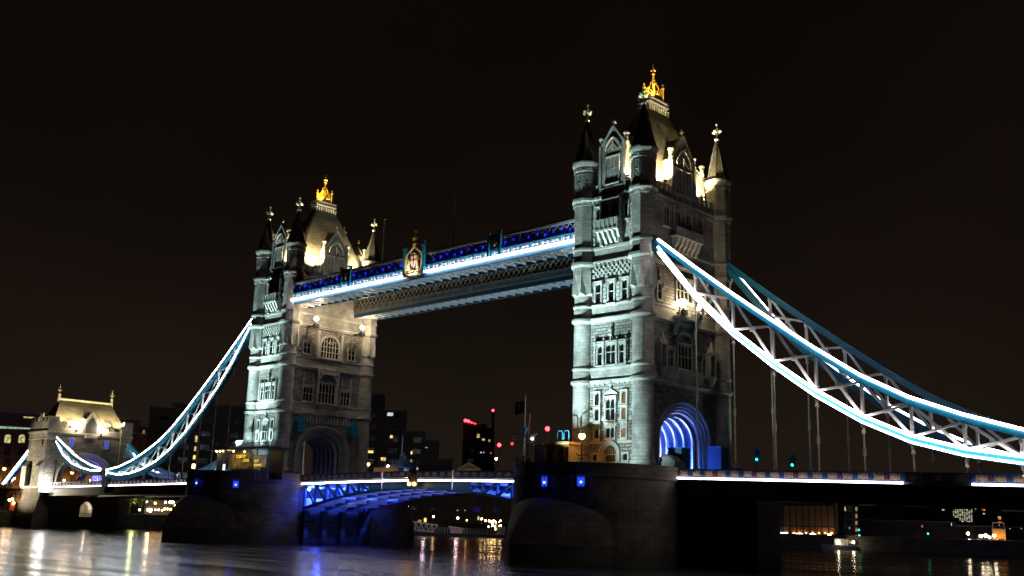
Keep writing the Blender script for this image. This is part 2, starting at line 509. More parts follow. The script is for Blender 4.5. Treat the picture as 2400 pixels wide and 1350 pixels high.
def pier_window(pier, px, py, cx, pw=.42, ph=.62):
    p = on_cyl(px, py, cx, -PY, PR+.02)
    n = Vector((p.x-cx, p.y+PY, 0)).normalized(); tg = Vector((-n.y, n.x, 0)); up = Vector((0,0,1))
    f = MB(); g = MB()
    q = lambda a, b, c: p+tg*a+up*b+n*c
    for (a0,a1,b0,b1) in ((-pw-.15,-pw,-ph-.15,ph+.15),(pw,pw+.15,-ph-.15,ph+.15),(-pw,pw,ph,ph+.15),(-pw,pw,-ph-.15,-ph),(-.05,.05,-ph,ph)):
        f.prism([q(a0,b0,-.1),q(a1,b0,-.1),q(a1,b1,-.1),q(a0,b1,-.1)], [q(a0,b0,.14),q(a1,b0,.14),q(a1,b1,.14),q(a0,b1,.14)])
    o = f.build('window', PIER, pier)
    g.add([q(-pw,-ph,.03),q(pw,-ph,.03),q(pw,ph,.03),q(-pw,ph,.03)], [(0,1,2,3)])
    g.build('pane', BLUEGL, o)
    b = MB(); b.ball(q(0, -.15, .12), .16, 0, 8, 5); b.build('window_lamp', BLUEL, o)
    lamp('window_light', 'POINT', q(0, 0, .45), (.04,.1,1), 30, o, size=.1)
pier_window(pier_n, 1277, 1128, 0); pier_window(pier_n, 1362, 1127, 0)
pier_window(pier_f, 553, 1134, -82.3); pier_window(pier_f, 462, 1130, -82.3, .25)

# ------------------------------------------------------------------ main tower (built round x = 0, copied for the far one)
TX, TY = 5.1, 9.22
WX, WY = 5.2, 9.45
FACE = {'F': lambda u, w, z: (u, -WY-w, z), 'B': lambda u, w, z: (-u, WY+w, z),
        'L': lambda u, w, z: (WX+w, u, z), 'R': lambda u, w, z: (-WX-w, -u, z)}
def fmb(face):
    m = MB(); fn = FACE[face]; m.T = lambda p: fn(p[0], p[1], p[2]); return m     # local (u, w, z)
def poly(mb, pts, w0, w1, mi=0):
    mb.prism([(u, w0, z) for u, z in pts], [(u, w1, z) for u, z in pts], mi)
def arc_pts(hw, rise, uc, zs, n=20, p=1.0, a0=0, a1=pi):
    return [(uc+hw*cos(a0+(a1-a0)*i/n), zs+rise*(max(0, sin(a0+(a1-a0)*i/n)))**p) for i in range(n+1)]
def pointed(hw, rise, uc, zs, n=8):
    """two-centred pointed arch, right to left"""
    R = (hw*hw+rise*rise)/(2*hw); out_ = []
    for i in range(n+1):
        a = math.asin(min(1, rise/R))*i/n; out_.append((uc+hw-R+R*cos(a), zs+R*sin(a)))
    return out_ + [(2*uc-u, z) for u, z in out_[::-1][1:]]
def ringarch(mb, inner, outer, w0, w1, mi=0):
    n = len(inner)
    a = [(u, w0, z) for u, z in inner]; b = [(u, w0, z) for u, z in outer]
    c = [(u, w1, z) for u, z in inner]; d = [(u, w1, z) for u, z in outer]
    mb.strip(c, d, mi); mb.strip(a, c, mi); mb.strip(b, d, mi)
def spandrel(mb, u0, u1, zs, z1, w0, w1, mi=0, n=6):
    """head plate of a window light: rectangle minus a pointed arch"""
    uc = (u0+u1)/2; hw = (u1-u0)/2
    P = pointed(hw, z1-zs-.02, uc, zs, n)
    right = P[:n+1]; left = P[n:]
    poly(mb, right+[(u1, z1)], w0, w1, mi)
    poly(mb, left+[(u0, z1)], w0, w1, mi)

def window(tw, face, u0, u1, z0, z1, lights=1, head=.45, trans=None, pane=None, t=.2, proud=.28, hood=True, sill=True, mat=None):
    m = fmb(face)
    m.box(u0-t, u0, -.1, proud, z0-t, z1+t); m.box(u1, u1+t, -.1, proud, z0-t, z1+t)
    m.box(u0, u1, -.1, proud, z1, z1+t-.003); m.box(u0, u1, -.1, proud-.003, z0-t+.003, z0)
    if sill: m.box(u0-t-.08, u1+t+.08, -.1, proud+.14, z0-t-.14, z0-t-.003)
    if hood:
        m.box(u0-t-.14, u1+t+.14, -.1, proud+.12, z1+t+.003, z1+t+.14)
        m.box(u0-t-.14, u0-t-.003, -.1, proud+.12, z1-.5, z1+t); m.box(u1+t+.003, u1+t+.14, -.1, proud+.12, z1-.5, z1+t)
    lw = (u1-u0)/lights
    for k in range(lights):
        a, b = u0+k*lw, u0+(k+1)*lw
        if k: m.box(a-.05, a+.05, .0, proud-.08, z0, z1)
        if head: spandrel(m, a+(.05 if k else 0), b-(.05 if k < lights-1 else 0), z1-head, z1, .04, proud-.1)
    for z in (trans or []): m.box(u0, u1, .01, proud-.09, z-.05, z+.05)
    o = m.build('window', mat or TRIM, tw)
    g = fmb(face); g.box(u0, u1, -.05, .03, z0, z1)
    g.build('pane', pane or GLASS, o)
    return o

tower_n = thing('bridge_tower', "nearer gothic stone bridge tower with blue lit road arch and gilded crown", 'bridge tower', (0, 0, PFL))
tw = tower_n

def turret(sx, sy):
    c = (sx*TX, sy*TY)
    prof = [(1.68,11.4),(1.68,12.6),(1.60,12.8),(1.60,13.2),(1.70,13.35),(1.70,13.6),(1.52,13.8),(1.52,14.1),(1.44,14.2),
            (1.43,23.95),(1.52,24.0),(1.76,24.25),(1.76,24.55),(1.48,24.66),(1.46,25.95),(1.60,26.12),(1.60,26.32),(1.43,26.42),
            (1.42,32.5),(1.50,32.6),(1.76,32.85),(1.76,33.18),(1.48,33.28),(1.46,34.7),(1.60,34.88),(1.60,35.06),(1.42,35.15),
            (1.42,36.2),(1.60,39.5),(1.60,40.55),(1.72,40.62),(1.92,40.9),(1.92,41.22),(1.64,41.32),(1.62,42.85),(1.76,43.0),(1.76,43.3),(1.58,43.42),
            (1.57,49.85),(1.70,49.95),(1.95,50.25),(1.95,50.58),(1.62,50.68),(1.60,54.6),(1.72,54.7),(1.72,54.9),(1.60,55.0),
            (1.60,55.3),(1.84,55.55),(1.98,55.9),(1.98,56.15),(1.70,56.2)]
    m = MB(); m.lathe(c, prof, 48, 0, False, octo=28)
    # sharp broaches where the round shaft turns octagonal
    for k in range(8):
        a = pi/8+k*pi/4
        d = Vector((cos(a), sin(a), 0)); sd = Vector((-sin(a), cos(a), 0)); C = Vector((c[0], c[1], 0))
        b0 = C+d*1.36+Vector((0,0,36.4)); 
        m.add([b0-sd*.60, b0+sd*.60, C+d*1.92+Vector((0,0,36.9)), C+d*1.75+Vector((0,0,40.0))], [(0,2,3),(1,2,3),(0,1,2)])
    # blind tracery panels of the top storey and dentils under the eaves
    for k in range(8):
        a = k*pi/4
        d = Vector((cos(a), sin(a), 0)); sd = Vector((-sin(a), cos(a), 0)); C = Vector((c[0], c[1], 0))
        P = lambda u, w, z: C+d*(1.585+w)+sd*u+Vector((0,0,z))
        def bar(u0, u1, z0, z1, w=.1):
            m.prism([P(u0,0,z0),P(u1,0,z0),P(u1,0,z1),P(u0,0,z1)], [P(u0,w,z0),P(u1,w,z0),P(u1,w,z1),P(u0,w,z1)])
        bar(-.52,-.42,51.6,54.3); bar(.42,.52,51.6,54.3); bar(-.42,.42,54.2,54.3); bar(-.42,.42,51.6,51.7); bar(-.42,.42,52.9,52.98)
        for (a1, b1) in (((-.42,51.7),(.42,52.9)), ((.42,51.7),(-.42,52.9)), ((-.42,53.0),(0,54.2)), ((.42,53.0),(0,54.2))):
            m.beam(P(a1[0],.04,a1[1]), P(b1[0],.04,b1[1]), .09, .09)
        for q in (-.45, -.15, .15, .45):
            m.prism([P(q-.07,.1,55.0),P(q+.07,.1,55.0),P(q+.07,.1,55.3),P(q-.07,.1,55.3)], [P(q-.07,.2,55.05),P(q+.07,.2,55.05),P(q+.07,.2,55.3),P(q-.07,.2,55.3)])
            m.prism([P(q-.08,.1,49.4),P(q+.08,.1,49.4),P(q+.08,.1,49.85),P(q-.08,.1,49.85)], [P(q-.08,.22,49.6),P(q+.08,.22,49.6),P(q+.08,.22,49.85),P(q-.08,.22,49.85)])
    t = m.build('turret', ASH, tw)
    s = MB(); n = 32
    s.lathe(c, [(1.78,56.18),(1.62,56.5),(.95,59.4),(.42,61.5),(.16,62.7)], n, 0, False, octo=0)
    for k in range(8):
        a = pi/8+k*pi/4; d = Vector((cos(a), sin(a), 0)); C = Vector((c[0], c[1], 0))
        s.beam(C+d*1.76+Vector((0,0,56.45)), C+d*.18+Vector((0,0,62.7)), .12, .12)
        s.ball(C+d*1.85+Vector((0,0,56.4)), .12, 0, 6, 4)
    s.build('spire', SPIRE, t)
    f = MB()
    f.lathe(c, [(.14,62.6),(.34,62.85),(.34,63.0),(.13,63.15),(.11,65.2),(.2,65.3),(.2,65.42),(.03,65.7)], 10)
    z = 64.2
    for k in range(4):
        a = k*pi/2+pi/4*0; d = Vector((cos(a), sin(a), 0)); C = Vector((c[0], c[1], 0))
        f.beam(C+Vector((0,0,z)), C+d*.62+Vector((0,0,z)), .13, .16)
        f.ball(C+d*.66+Vector((0,0,z)), .19, 0, 8, 5)
        f.ball(C+d*.46+Vector((0,0,z+.16)), .12, 0, 6, 4); f.ball(C+d*.46+Vector((0,0,z-.16)), .12, 0, 6, 4)
        f.ball(C+d*.3+Vector((0,0,62.95)), .13, 0, 6, 4)
    f.ball((c[0],c[1],64.75), .2, 0, 8, 5); f.ball((c[0],c[1],65.35), .17, 0, 8, 5)
    f.build('finial', FINIAL, t)
for sx in (-1, 1):
    for sy in (-1, 1): turret(sx, sy)

# wall storeys: (z0, z1, proud, material slot)  0 ashlar 1 rubble 2 trim
COURSES = [(11.4,13.2,.12,0),(13.2,13.6,.22,2),(24.0,24.28,.22,2),(24.28,24.55,.42,2),(24.55,26.0,.10,0),(26.0,26.3,.24,2),
           (32.6,32.88,.22,2),(32.88,33.18,.42,2),(33.18,34.75,.10,0),(34.75,35.05,.24,2),(40.62,40.92,.22,2),(40.92,41.22,.42,2),
           (41.22,42.9,.10,0),(42.9,43.3,.26,2),(49.9,50.22,.25,2),(50.22,50.56,.5,2),(50.56,51.5,.12,0)]
FIELD = [(26.3,32.6,1),(35.05,40.62,1),(43.3,49.9,0)]
def walls():
    for face in 'FBLR':
        U = 3.9 if face in 'FB' else 8.1
        m = fmb(face)
        for z0, z1, pr, mi in COURSES:
            if face in 'LR' and z1 < 23: continue
            m.box(-U, U, -.5, pr, z0+.002, z1-.002, mi)
        for z0, z1, mi in FIELD: m.box(-U, U, -.5, 0, z0, z1, mi)
        if face in 'FB': m.box(-U, U, -.5, 0, 13.6, 24.0, 1)
        # carved bosses and dentils under the two big cornices
        k = int(U*2/.42)
        for i in range(k):
            u = -U+.2+i*.42
            m.box(u, u+.2, 0, .3, 49.55, 49.898, 2)
            if i % 2 == 0: m.box(u, u+.16, .1, .34, 24.3-.5, 24.0, 2)
        for u in ([-2.6, 2.6] if face in 'FB' else [-6.0,-3.2,0,3.2,6.0]):
            m.box(u-.22, u+.22, .2, .62, 50.18, 50.54, 2)
        if face in 'FB':
            # chequered corbel band under the third cornice
            for r in range(4):
                for i in range(9):
                    u = -3.3+i*.74+(.37 if r % 2 else 0)
                    if u < 3.1: m.box(u, u+.40, 0, .26+.05*r, 38.95+r*.42, 39.33+r*.42, 2)
        o = m.build('wall', [ASH, RUB, TRIM], tw)
        # battlements
        b = fmb(face); gh = 2.2 if face in 'FB' else 3.1
        for s in (-1, 1):
            u = gh+.15
            while u < U-.55:
                b.box(s*u, s*(u+.62), -.4, .12, 51.5, 52.25); b.box(s*u-s*.05, s*(u+.67), -.44, .18, 52.25, 52.42)
                u += 1.12
        b.build_parts('battlement', TRIM, tw)
walls()

# front and back faces -------------------------------------------------
def front_face(face, lit):
    A = AMBER if lit else None
    # stage 1: tall traceried window with four small ones each side, doorway
    window(tw, face, -.75, .75, 19.1, 22.0, 2, .7, [20.6])
    window(tw, face, -.72, .72, 16.75, 18.1, 2, .35, hood=False)
    for s in (-1, 1):
        for (z0, z1) in ((21.2, 22.85), (19.1, 20.7), (16.75, 18.0)):
            window(tw, face, s*2.28-.36, s*2.28+.36, z0, z1, 1, .42, hood=False, pane=A if s*(1 if face == 'F' else -1) > 0 else None, t=.24)
        window(tw, face, s*2.55-.38, s*2.55+.38, 13.75, 14.6, 1, .3, hood=False, t=.22)
    m = fmb(face)
    for s in (-1, 1):
        m.box(s*2.28-.6, s*2.28+.6, 0, .2, 18.28, 18.72)
        poly(m, [(s*2.28-.3, 18.3), (s*2.28+.3, 18.3), (s*2.28, 18.7)], .2, .3)
    m.box(-1.05, 1.05, 0, .2, 18.35, 18.75)
    for u in (-.45, .45): m.lathe((u, .2), [(.001,0)], 3) if False else m.box(u-.2, u+.2, .2, .3, 18.38, 18.7)
    # ogee drip and finial over the tall window
    og = [(-1.2,22.2),(-1.2,22.6),(-.7,22.95),(-.25,23.15),(-.08,23.6),(.08,23.6),(.25,23.15),(.7,22.95),(1.2,22.6),(1.2,22.2)]
    poly(m, og, 0, .16)
    m.box(-.1, .1, .0, .34, 23.2, 24.6); m.box(-.3, .3, .02, .4, 23.7, 23.95); m.box(-.2, .2, .03, .46, 24.15, 24.4)
    # smooth stone course through the window group
    for s in (-1, 1):
        m.box(s*1.12, s*1.62, 0, .05, 19.0, 19.45); m.box(s*2.95, s*3.75, 0, .05, 19.0, 19.45)
        m.box(s*1.12, s*3.75, 0, .05, 16.05, 16.35)
    m.build_parts('window_dressings', TRIM, tw)
    d = fmb(face)
    for i, (hw, w1) in enumerate(((1.75,.42),(1.5,.3),(1.28,.2))):
        inn = pointed(hw-.22, 1.55-.18*i, 0, 14.6); ou = pointed(hw, 1.8-.18*i, 0, 14.6)
        inn = [(hw-.22, 13.2)]+inn+[(-hw+.22, 13.2)]; ou = [(hw, 13.2)]+ou+[(-hw, 13.2)]
        ringarch(d, inn, ou, -.02, w1)
    dd = d.build('doorway', TRIM, tw)
    g = fmb(face); poly(g, [(1.07,13.2)]+pointed(1.07,1.2,0,14.6)+[(-1.07,13.2)], -.02, .03, 0)
    for u in (-.72,-.36,0,.36,.72): g.box(u-.035, u+.035, .03, .08, 14.62, 15.4, 1)
    g.box(-1.07, 1.07, .03, .1, 14.5, 14.62, 1); g.box(-1.07, -.8, .03, .09, 13.2, 14.5, 1); g.box(.8, 1.07, .03, .09, 13.2, 14.5, 1)
    g.build('door', [DARK, OCHRE], dd)
    # stage 2
    window(tw, face, -.78, .78, 26.75, 29.35, 2, .55, [28.3])
    window(tw, face, -2.25, -1.5, 26.75, 29.25, 1, .5, [28.2]); window(tw, face, 1.5, 2.25, 26.75, 29.25, 1, .5, [28.2])
    m = fmb(face)
    for u in (-2.62, -1.12, 1.12, 2.62):
        for j in range(5): m.box(u-.13, u+.13, .29, .46+.04*(j % 2), 26.5+j*.58, 26.95+j*.58)
        m.box(u-.18, u+.18, .2, .52, 29.4, 29.8); m.box(u-.08, u+.08, .2, .4, 29.8, 30.3)
    m.box(-2.95, 2.95, 0, .4, 29.65, 29.85)
    m.box(-.09, .09, 0, .35, 29.85, 31.9); m.box(-.28, .28, 0, .42, 30.5, 30.8); m.box(-.22, .22, 0, .46, 31.1, 31.4)
    poly(m, [(-1.0,29.85),(1.0,29.85),(.25,30.15),(.1,30.6),(-.1,30.6),(-.25,30.15)], 0, .22)
    m.build_parts('window_dressings', TRIM, tw)
    # stage 3
    for u in (-2.3, 0, 2.3):
        window(tw, face, u-.42, u+.42, 35.35, 38.0, 1, .5, [36.75], t=.28)
        m = fmb(face)
    m = fmb(face)
    for u in (-1.15, 1.15):
        for j in range(5): m.box(u-.3, u+.3, 0, .2+.05*(j % 2), 35.3+j*.55, 35.72+j*.55)
    m.build_parts('window_dressings', TRIM, tw)
    # stage 4: projecting bay with balcony on corbels
    m = fmb(face)
    m.box(-1.72, -1.42, 0, .75, 43.3, 49.9); m.box(1.42, 1.72, 0, .75, 43.3, 49.9)
    m.box(-1.42, 1.42, 0, .75, 49.2, 49.9); m.box(-.12, .12, .2, .7, 46.9, 49.2)
    m.box(-2.9, 2.9, 0, .16, 46.2, 46.5)
    m.build('bay', TRIM, tw)
    window(tw, face, -1.38, 1.38, 46.2, 49.1, 4, .5, [47.7], hood=False, sill=False, t=.05, proud=.22)
    for s in (-1, 1): window(tw, face, s*2.45-.32, s*2.45+.32, 46.8, 48.9, 1, .5, hood=True, t=.2)
    for s in (-1, 1):
        m = fmb(face)
        for j in range(9): m.box(s*3.2-.22, s*3.2+.22, 0, .14+.06*(j % 2), 43.6+j*.68, 44.1+j*.68)
        m.build('quoin', TRIM, tw)
    b = fmb(face)
    b.box(-2.0, 2.0, .16, 1.55, 45.1, 45.35); b.box(-2.0, 2.0, 1.30, 1.5, 46.55, 46.8); b.box(-2.0, -1.8, .76, 1.3, 46.55, 46.8); b.box(1.8, 2.0, .76, 1.3, 46.55, 46.8)
    b.box(-1.95, 1.95, 1.36, 1.44, 45.35, 46.55)
    for u in (-1.92, -1.15, -.38, .38, 1.15, 1.92): b.box(u-.1, u+.1, 1.28, 1.54, 45.35, 46.55)
    for u in (-1.7, -.85, 0, .85, 1.7):
        poly_pts = [(.0,43.5),(.35,43.55),(.6,43.9),(.95,44.3),(1.2,44.85),(1.4,45.1),(0,45.1)]
        b.prism([(u-.2, w_, z) for w_, z in poly_pts], [(u+.2, w_, z) for w_, z in poly_pts])
    b.build('balcony', TRIM, tw)
front_face('F', True); front_face('B', False)

# road faces: arch, tunnel ----------------------------------------------
ZS = 16.9
def road_face(face):
    m = fmb(face); NA = 28
    outer = arc_pts(6.2, 5.2, 0, ZS, NA)
    topl = [(6.2*(1-2*i/NA), 24.0) for i in range(NA+1)]
    m.strip([(u, 0, z) for u, z in outer], [(u, 0, z) for u, z in topl], 1)
    for s in (-1, 1): m.box(s*6.2, s*8.1, -.5, 0, 11.4, 24.0, 1)
    o = m.build('arch_wall', [ASH, RUB, TRIM], tw)
    a = fmb(face)
    R = [(6.3,5.3,.16),(5.85,4.9,-.15),(5.4,4.45,-.45),(4.95,4.05,-.75)]
    for i, (hw, rise, w_) in enumerate(R):
        nx = R[i+1] if i+1 < len(R) else (4.55,3.7,-1.0)
        pa = lambda h, r: [(h, 11.4)]+arc_pts(h, r, 0, ZS, NA)+[(-h, 11.4)]
        A1, A2 = pa(hw, rise), pa(nx[0], nx[1])
        a.strip([(u, w_, z) for u, z in A1], [(u, w_, z) for u, z in pa(nx[0]+.08, nx[1]+.08)])
        a.strip([(u, w_, z) for u, z in pa(nx[0]+.08, nx[1]+.08)], [(u, nx[2], z) for u, z in A2])
        if i == 0: a.strip([(u, 0, z) for u, z in A1], [(u, w_, z) for u, z in A1])
        # roll moulding
        a.tube([(u, w_-.02, z) for u, z in pa(hw-.12, rise-.12)], .11, 6)
    a.build('arch_moulding', TRIM, tw)
for f_ in 'LR': road_face(f_)
tun = MB(); NA = 28
pa = lambda h, r: [(h, 11.4)]+arc_pts(h, r, 0, ZS, NA)+[(-h, 11.4)]
tun.strip([(-4.2, u, z) for u, z in pa(4.62,3.78)], [(4.2, u, z) for u, z in pa(4.62,3.78)], 0)
tn = tun.build('road_tunnel', NAVY, tw)
for i in range(6):
    rb = MB(); x = -3.6+i*1.44
    A1, A2 = pa(4.6,3.76), pa(4.1,3.3)
    for (xa) in (x-.16, x+.16): rb.strip([(xa,u,z) for u,z in A1], [(xa,u,z) for u,z in A2])
    rb.strip([(x-.16,u,z) for u,z in A2], [(x+.16,u,z) for u,z in A2])
    rb.build('tunnel_rib', WHITE, tn)
# wall panels with diamond openings between the ribs
for s in (-1, 1):
    q = MB()
    for i in range(5):
        x = -2.88+i*1.44
        q.prism([(x-.4,s*4.58,14.3),(x,s*4.58,15.1),(x+.4,s*4.58,14.3),(x,s*4.58,13.5)], [(x-.4,s*4.5,14.3),(x,s*4.5,15.1),(x+.4,s*4.5,14.3),(x,s*4.5,13.5)])
    q.build('diamond_panel', DARK, tn)

# land face (+x of the near tower) ---------------------------------------
def land_face():
    f = 'L'
    for u in (-4.35, -1.85, 1.0-.15, 3.35): pass
    for u in (-4.2, -1.5, 1.2, 3.9): window(tw, f, u-.62, u+.62, 46.45, 49.2, 2, .6, [47.7], t=.18)
    b = fmb(f)
    b.box(-3.3, 3.3, .1, 1.4, 44.95, 45.2); b.box(-3.3, 3.3, 1.2, 1.36, 46.15, 46.35); b.box(-3.25, 3.25, 1.24, 1.32, 45.2, 46.15)
    for u in (-3.2,-2.1,-1.05,0,1.05,2.1,3.2): b.box(u-.12, u+.12, 1.16, 1.4, 45.2, 46.15)
    for u in (-2.6,-1.55,-.5,.5,1.55,2.6):
        pp = [(.1,42.95),(.4,43.2),(.5,43.6),(.9,44.0),(1.1,44.6),(1.3,44.95),(.1,44.95)]
        b.prism([(u-.26, w_, z) for w_, z in pp], [(u+.26, w_, z) for w_, z in pp])
    b.build('balcony', TRIM, tw)
    # stage 3: niches and small windows, lamp balcony
    for s in (-1, 1):
        window(tw, f, s*5.9-.42, s*5.9+.42, 35.6, 37.7, 1, .5, [36.7], t=.3)
        m = fmb(f); m.box(s*5.9-.1, s*5.9+.1, 0, .3, 38.2, 39.9); m.box(s*5.9-.3, s*5.9+.3, 0, .36, 38.9, 39.2); m.build_parts('window_dressings', TRIM, tw)
    window(tw, f, -1.9, 1.9, 36.3, 39.3, 4, .6, [37.7], t=.2)
    b = fmb(f)
    b.box(-2.7, 2.7, 0, 1.25, 33.5, 33.85); b.box(-2.7, 2.7, 1.05, 1.2, 34.85, 35.02)
    for u in (-2.6,-1.3,0,1.3,2.6): b.box(u-.09, u+.09, 1.02, 1.24, 33.85, 34.85)
    for k in range(12):
        u = -2.55+k*.44
        b.beam((u,1.12,33.88),(u+.4,1.12,34.82),.07,.07); b.beam((u+.4,1.12,33.88),(u,1.12,34.82),.07,.07)
    for u in (-2.2, 2.2):
        pp = [(.0,31.2),(.3,31.3),(.5,32.2),(1.1,33.2),(1.15,33.5),(0,33.5)]
        b.prism([(u-.3, w_, z) for w_, z in pp], [(u+.3, w_, z) for w_, z in pp])
    b.build('balcony', TRIM, tw)
    m = fmb(f)    # hanging tracery arch below the lamp balcony
    ringarch(m, arc_pts(1.75,1.1,0,30.4,12), arc_pts(2.05,1.5,0,30.4,12), 0, .3)
    m.build_parts('window_dressings', TRIM, tw)
    window(tw, f, -1.65, 1.65, 26.75, 30.1, 4, .7, [28.4], t=.22, hood=False)
    for s in (-1, 1): window(tw, f, s*3.4-.62, s*3.4+.62, 26.75, 29.1, 2, .55, [28.0], t=.2)
    for s in (-1, 1):      # canopied statue niches
        u = s*5.9; m = fmb(f)
        m.lathe((u, .55), [(.2,24.9),(.35,25.2),(.55,25.6),(.75,26.0),(.75,26.25),(.62,26.3)], 10)
        for a_ in (-.62, .62): m.box(u+a_-.09, u+a_+.09, .0, .95, 26.3, 29.3)
        m.box(u-.71, u+.71, 0, .98, 29.3, 29.55)
        for a_ in (-.62, 0, .62):
            h = 31.4 if a_ == 0 else 30.4
            m.loft([[(u+a_-.3,.3,29.55),(u+a_+.3,.3,29.55),(u+a_+.3,1.0,29.55),(u+a_-.3,1.0,29.55)],[(u+a_-.02,.6,h),(u+a_+.02,.6,h),(u+a_+.02,.64,h),(u+a_-.02,.64,h)]])
        m.build('statue_niche', TRIM, tw)
    m = fmb(f)     # carved band over the arch
    m.box(-4.4, 4.4, 0, .18, 24.75, 25.85)
    for u in (-3.2, 0, 3.2):
        m.box(u-1.2, u+1.2, .18, .26, 24.85, 24.95); m.box(u-1.2, u+1.2, .18, .26, 25.65, 25.75)
        m.beam((u-1.0,.22,25.0),(u+1.0,.22,25.6),.09,.09); m.beam((u-1.0,.22,25.6),(u+1.0,.22,25.0),.09,.09)
    m.build_parts('carved_band', TRIM, tw)
land_face()

# river face (walkway side) ------------------------------------------------
def river_face():
    f = 'R'
    for s in (-1, 1):
        window(tw, f, s*5.3-.75, s*5.3+.75, 35.55, 37.7, 2, .6, [36.6], t=.2)
        m = fmb(f); m.box(s*5.3-.1, s*5.3+.1, 0, .35, 38.1, 40.3); m.box(s*5.3-.35, s*5.3+.35, 0, .42, 38.9, 39.2); m.build_parts('window_dressings', TRIM, tw)
    m = fmb(f)      # great arched window of stage 3
    ringarch(m, [(2.1,35.3)]+arc_pts(2.1,1.9,0,37.4,14)+[(-2.1,35.3)], [(2.5,35.3)]+arc_pts(2.5,2.35,0,37.4,14)+[(-2.5,35.3)], 0, .35)
    for s in (-1, 1): m.box(s*2.75-.2, s*2.75+.2, 0, .45, 35.1, 40.3)
    m.box(-3.0, 3.0, 0, .55, 34.95, 35.25)
    for u in (-1.35,-.7,0,.7,1.35): m.box(u-.06, u+.06, .02, .2, 35.3, 39.1 if abs(u) < 1 else 38.7)
    for z in (36.4, 37.4): m.box(-2.1, 2.1, .02, .19, z-.06, z+.06)
    for u in (-1.05, 0, 1.05): ringarch(m, pointed(.28,.5,u,38.0,5), pointed(.38,.62,u,38.0,5), .02, .2)
    o = m.build('window', TRIM, tw)
    g = fmb(f); poly(g, [(2.1,35.3)]+arc_pts(2.1,1.9,0,37.4,14)+[(-2.1,35.3)], -.05, .02); g.build('pane', GLASS, o)
    # stage 2: oriel group
    m = fmb(f)
    m.box(-2.5, -2.1, 0, .5, 26.3, 33.2); m.box(2.1, 2.5, 0, .5, 26.3, 33.2)
    ringarch(m, arc_pts(1.7,1.1,0,31.0,12), arc_pts(2.1,1.5,0,31.0,12), 0, .5)
    for u in (-1.6,-.8,0,.8,1.6): m.box(u-.3, u+.3, .1, .6, 32.0, 32.55)
    for s in (-1, 1):
        for du in (-1.1, 1.1): m.box(s*4.5+du-.1, s*4.5+du+.1, 0, .32, 29.6, 31.8); m.box(s*4.5+du-.25, s*4.5+du+.25, 0, .38, 30.4, 30.8)
    m.build_parts('window_dressings', TRIM, tw)
    window(tw, f, -1.9, 1.9, 26.6, 30.3, 5, .8, [28.5], t=.18, hood=False)
    for s in (-1, 1): window(tw, f, s*4.4-1.05, s*4.4+1.05, 26.6, 29.3, 3, .7, [28.0], t=.22)
    m = fmb(f)
    for u in (-4.2, 0, 4.2):
        m.box(u-1.7, u+1.7, 0, .2, 24.62, 25.95)
        m.box(u-1.5, u+1.5, .2, .27, 24.8, 24.92); m.box(u-1.5, u+1.5, .2, .27, 25.65, 25.77)
        m.beam((u-1.3,.22,25.0),(u+1.3,.22,25.6),.1,.1); m.beam((u-1.3,.22,25.6),(u+1.3,.22,25.0),.1,.1)
    for i in range(17):
        u = -5.6+i*.7; m.box(u-.2, u+.2, 0, .25, 22.7, 23.3); m.box(u-.13, u+.13, 0, .33, 23.3, 23.8)
    m.build_parts('carved_band', TRIM, tw)
    for s in (-1, 1):       # blue gabled housings either side of the arch
        m = fmb(f); u = s*6.2
        pts = [(u-.75,20.9),(u+.75,20.9),(u+.75,22.6),(u,23.6),(u-.75,22.6)]
        m.prism([(a_, .05, z) for a_, z in pts], [(a_, 1.6, z) for a_, z in pts])
        m.box(u-.85, u+.85, .05, 1.7, 20.7, 20.9)
        for q in (-.5, -.17, .17, .5): m.box(u+q-.05, u+q+.05, 1.6, 1.66, 21.1, 22.4)
        m.build('gabled_housing', TEAL, tw)
river_face()

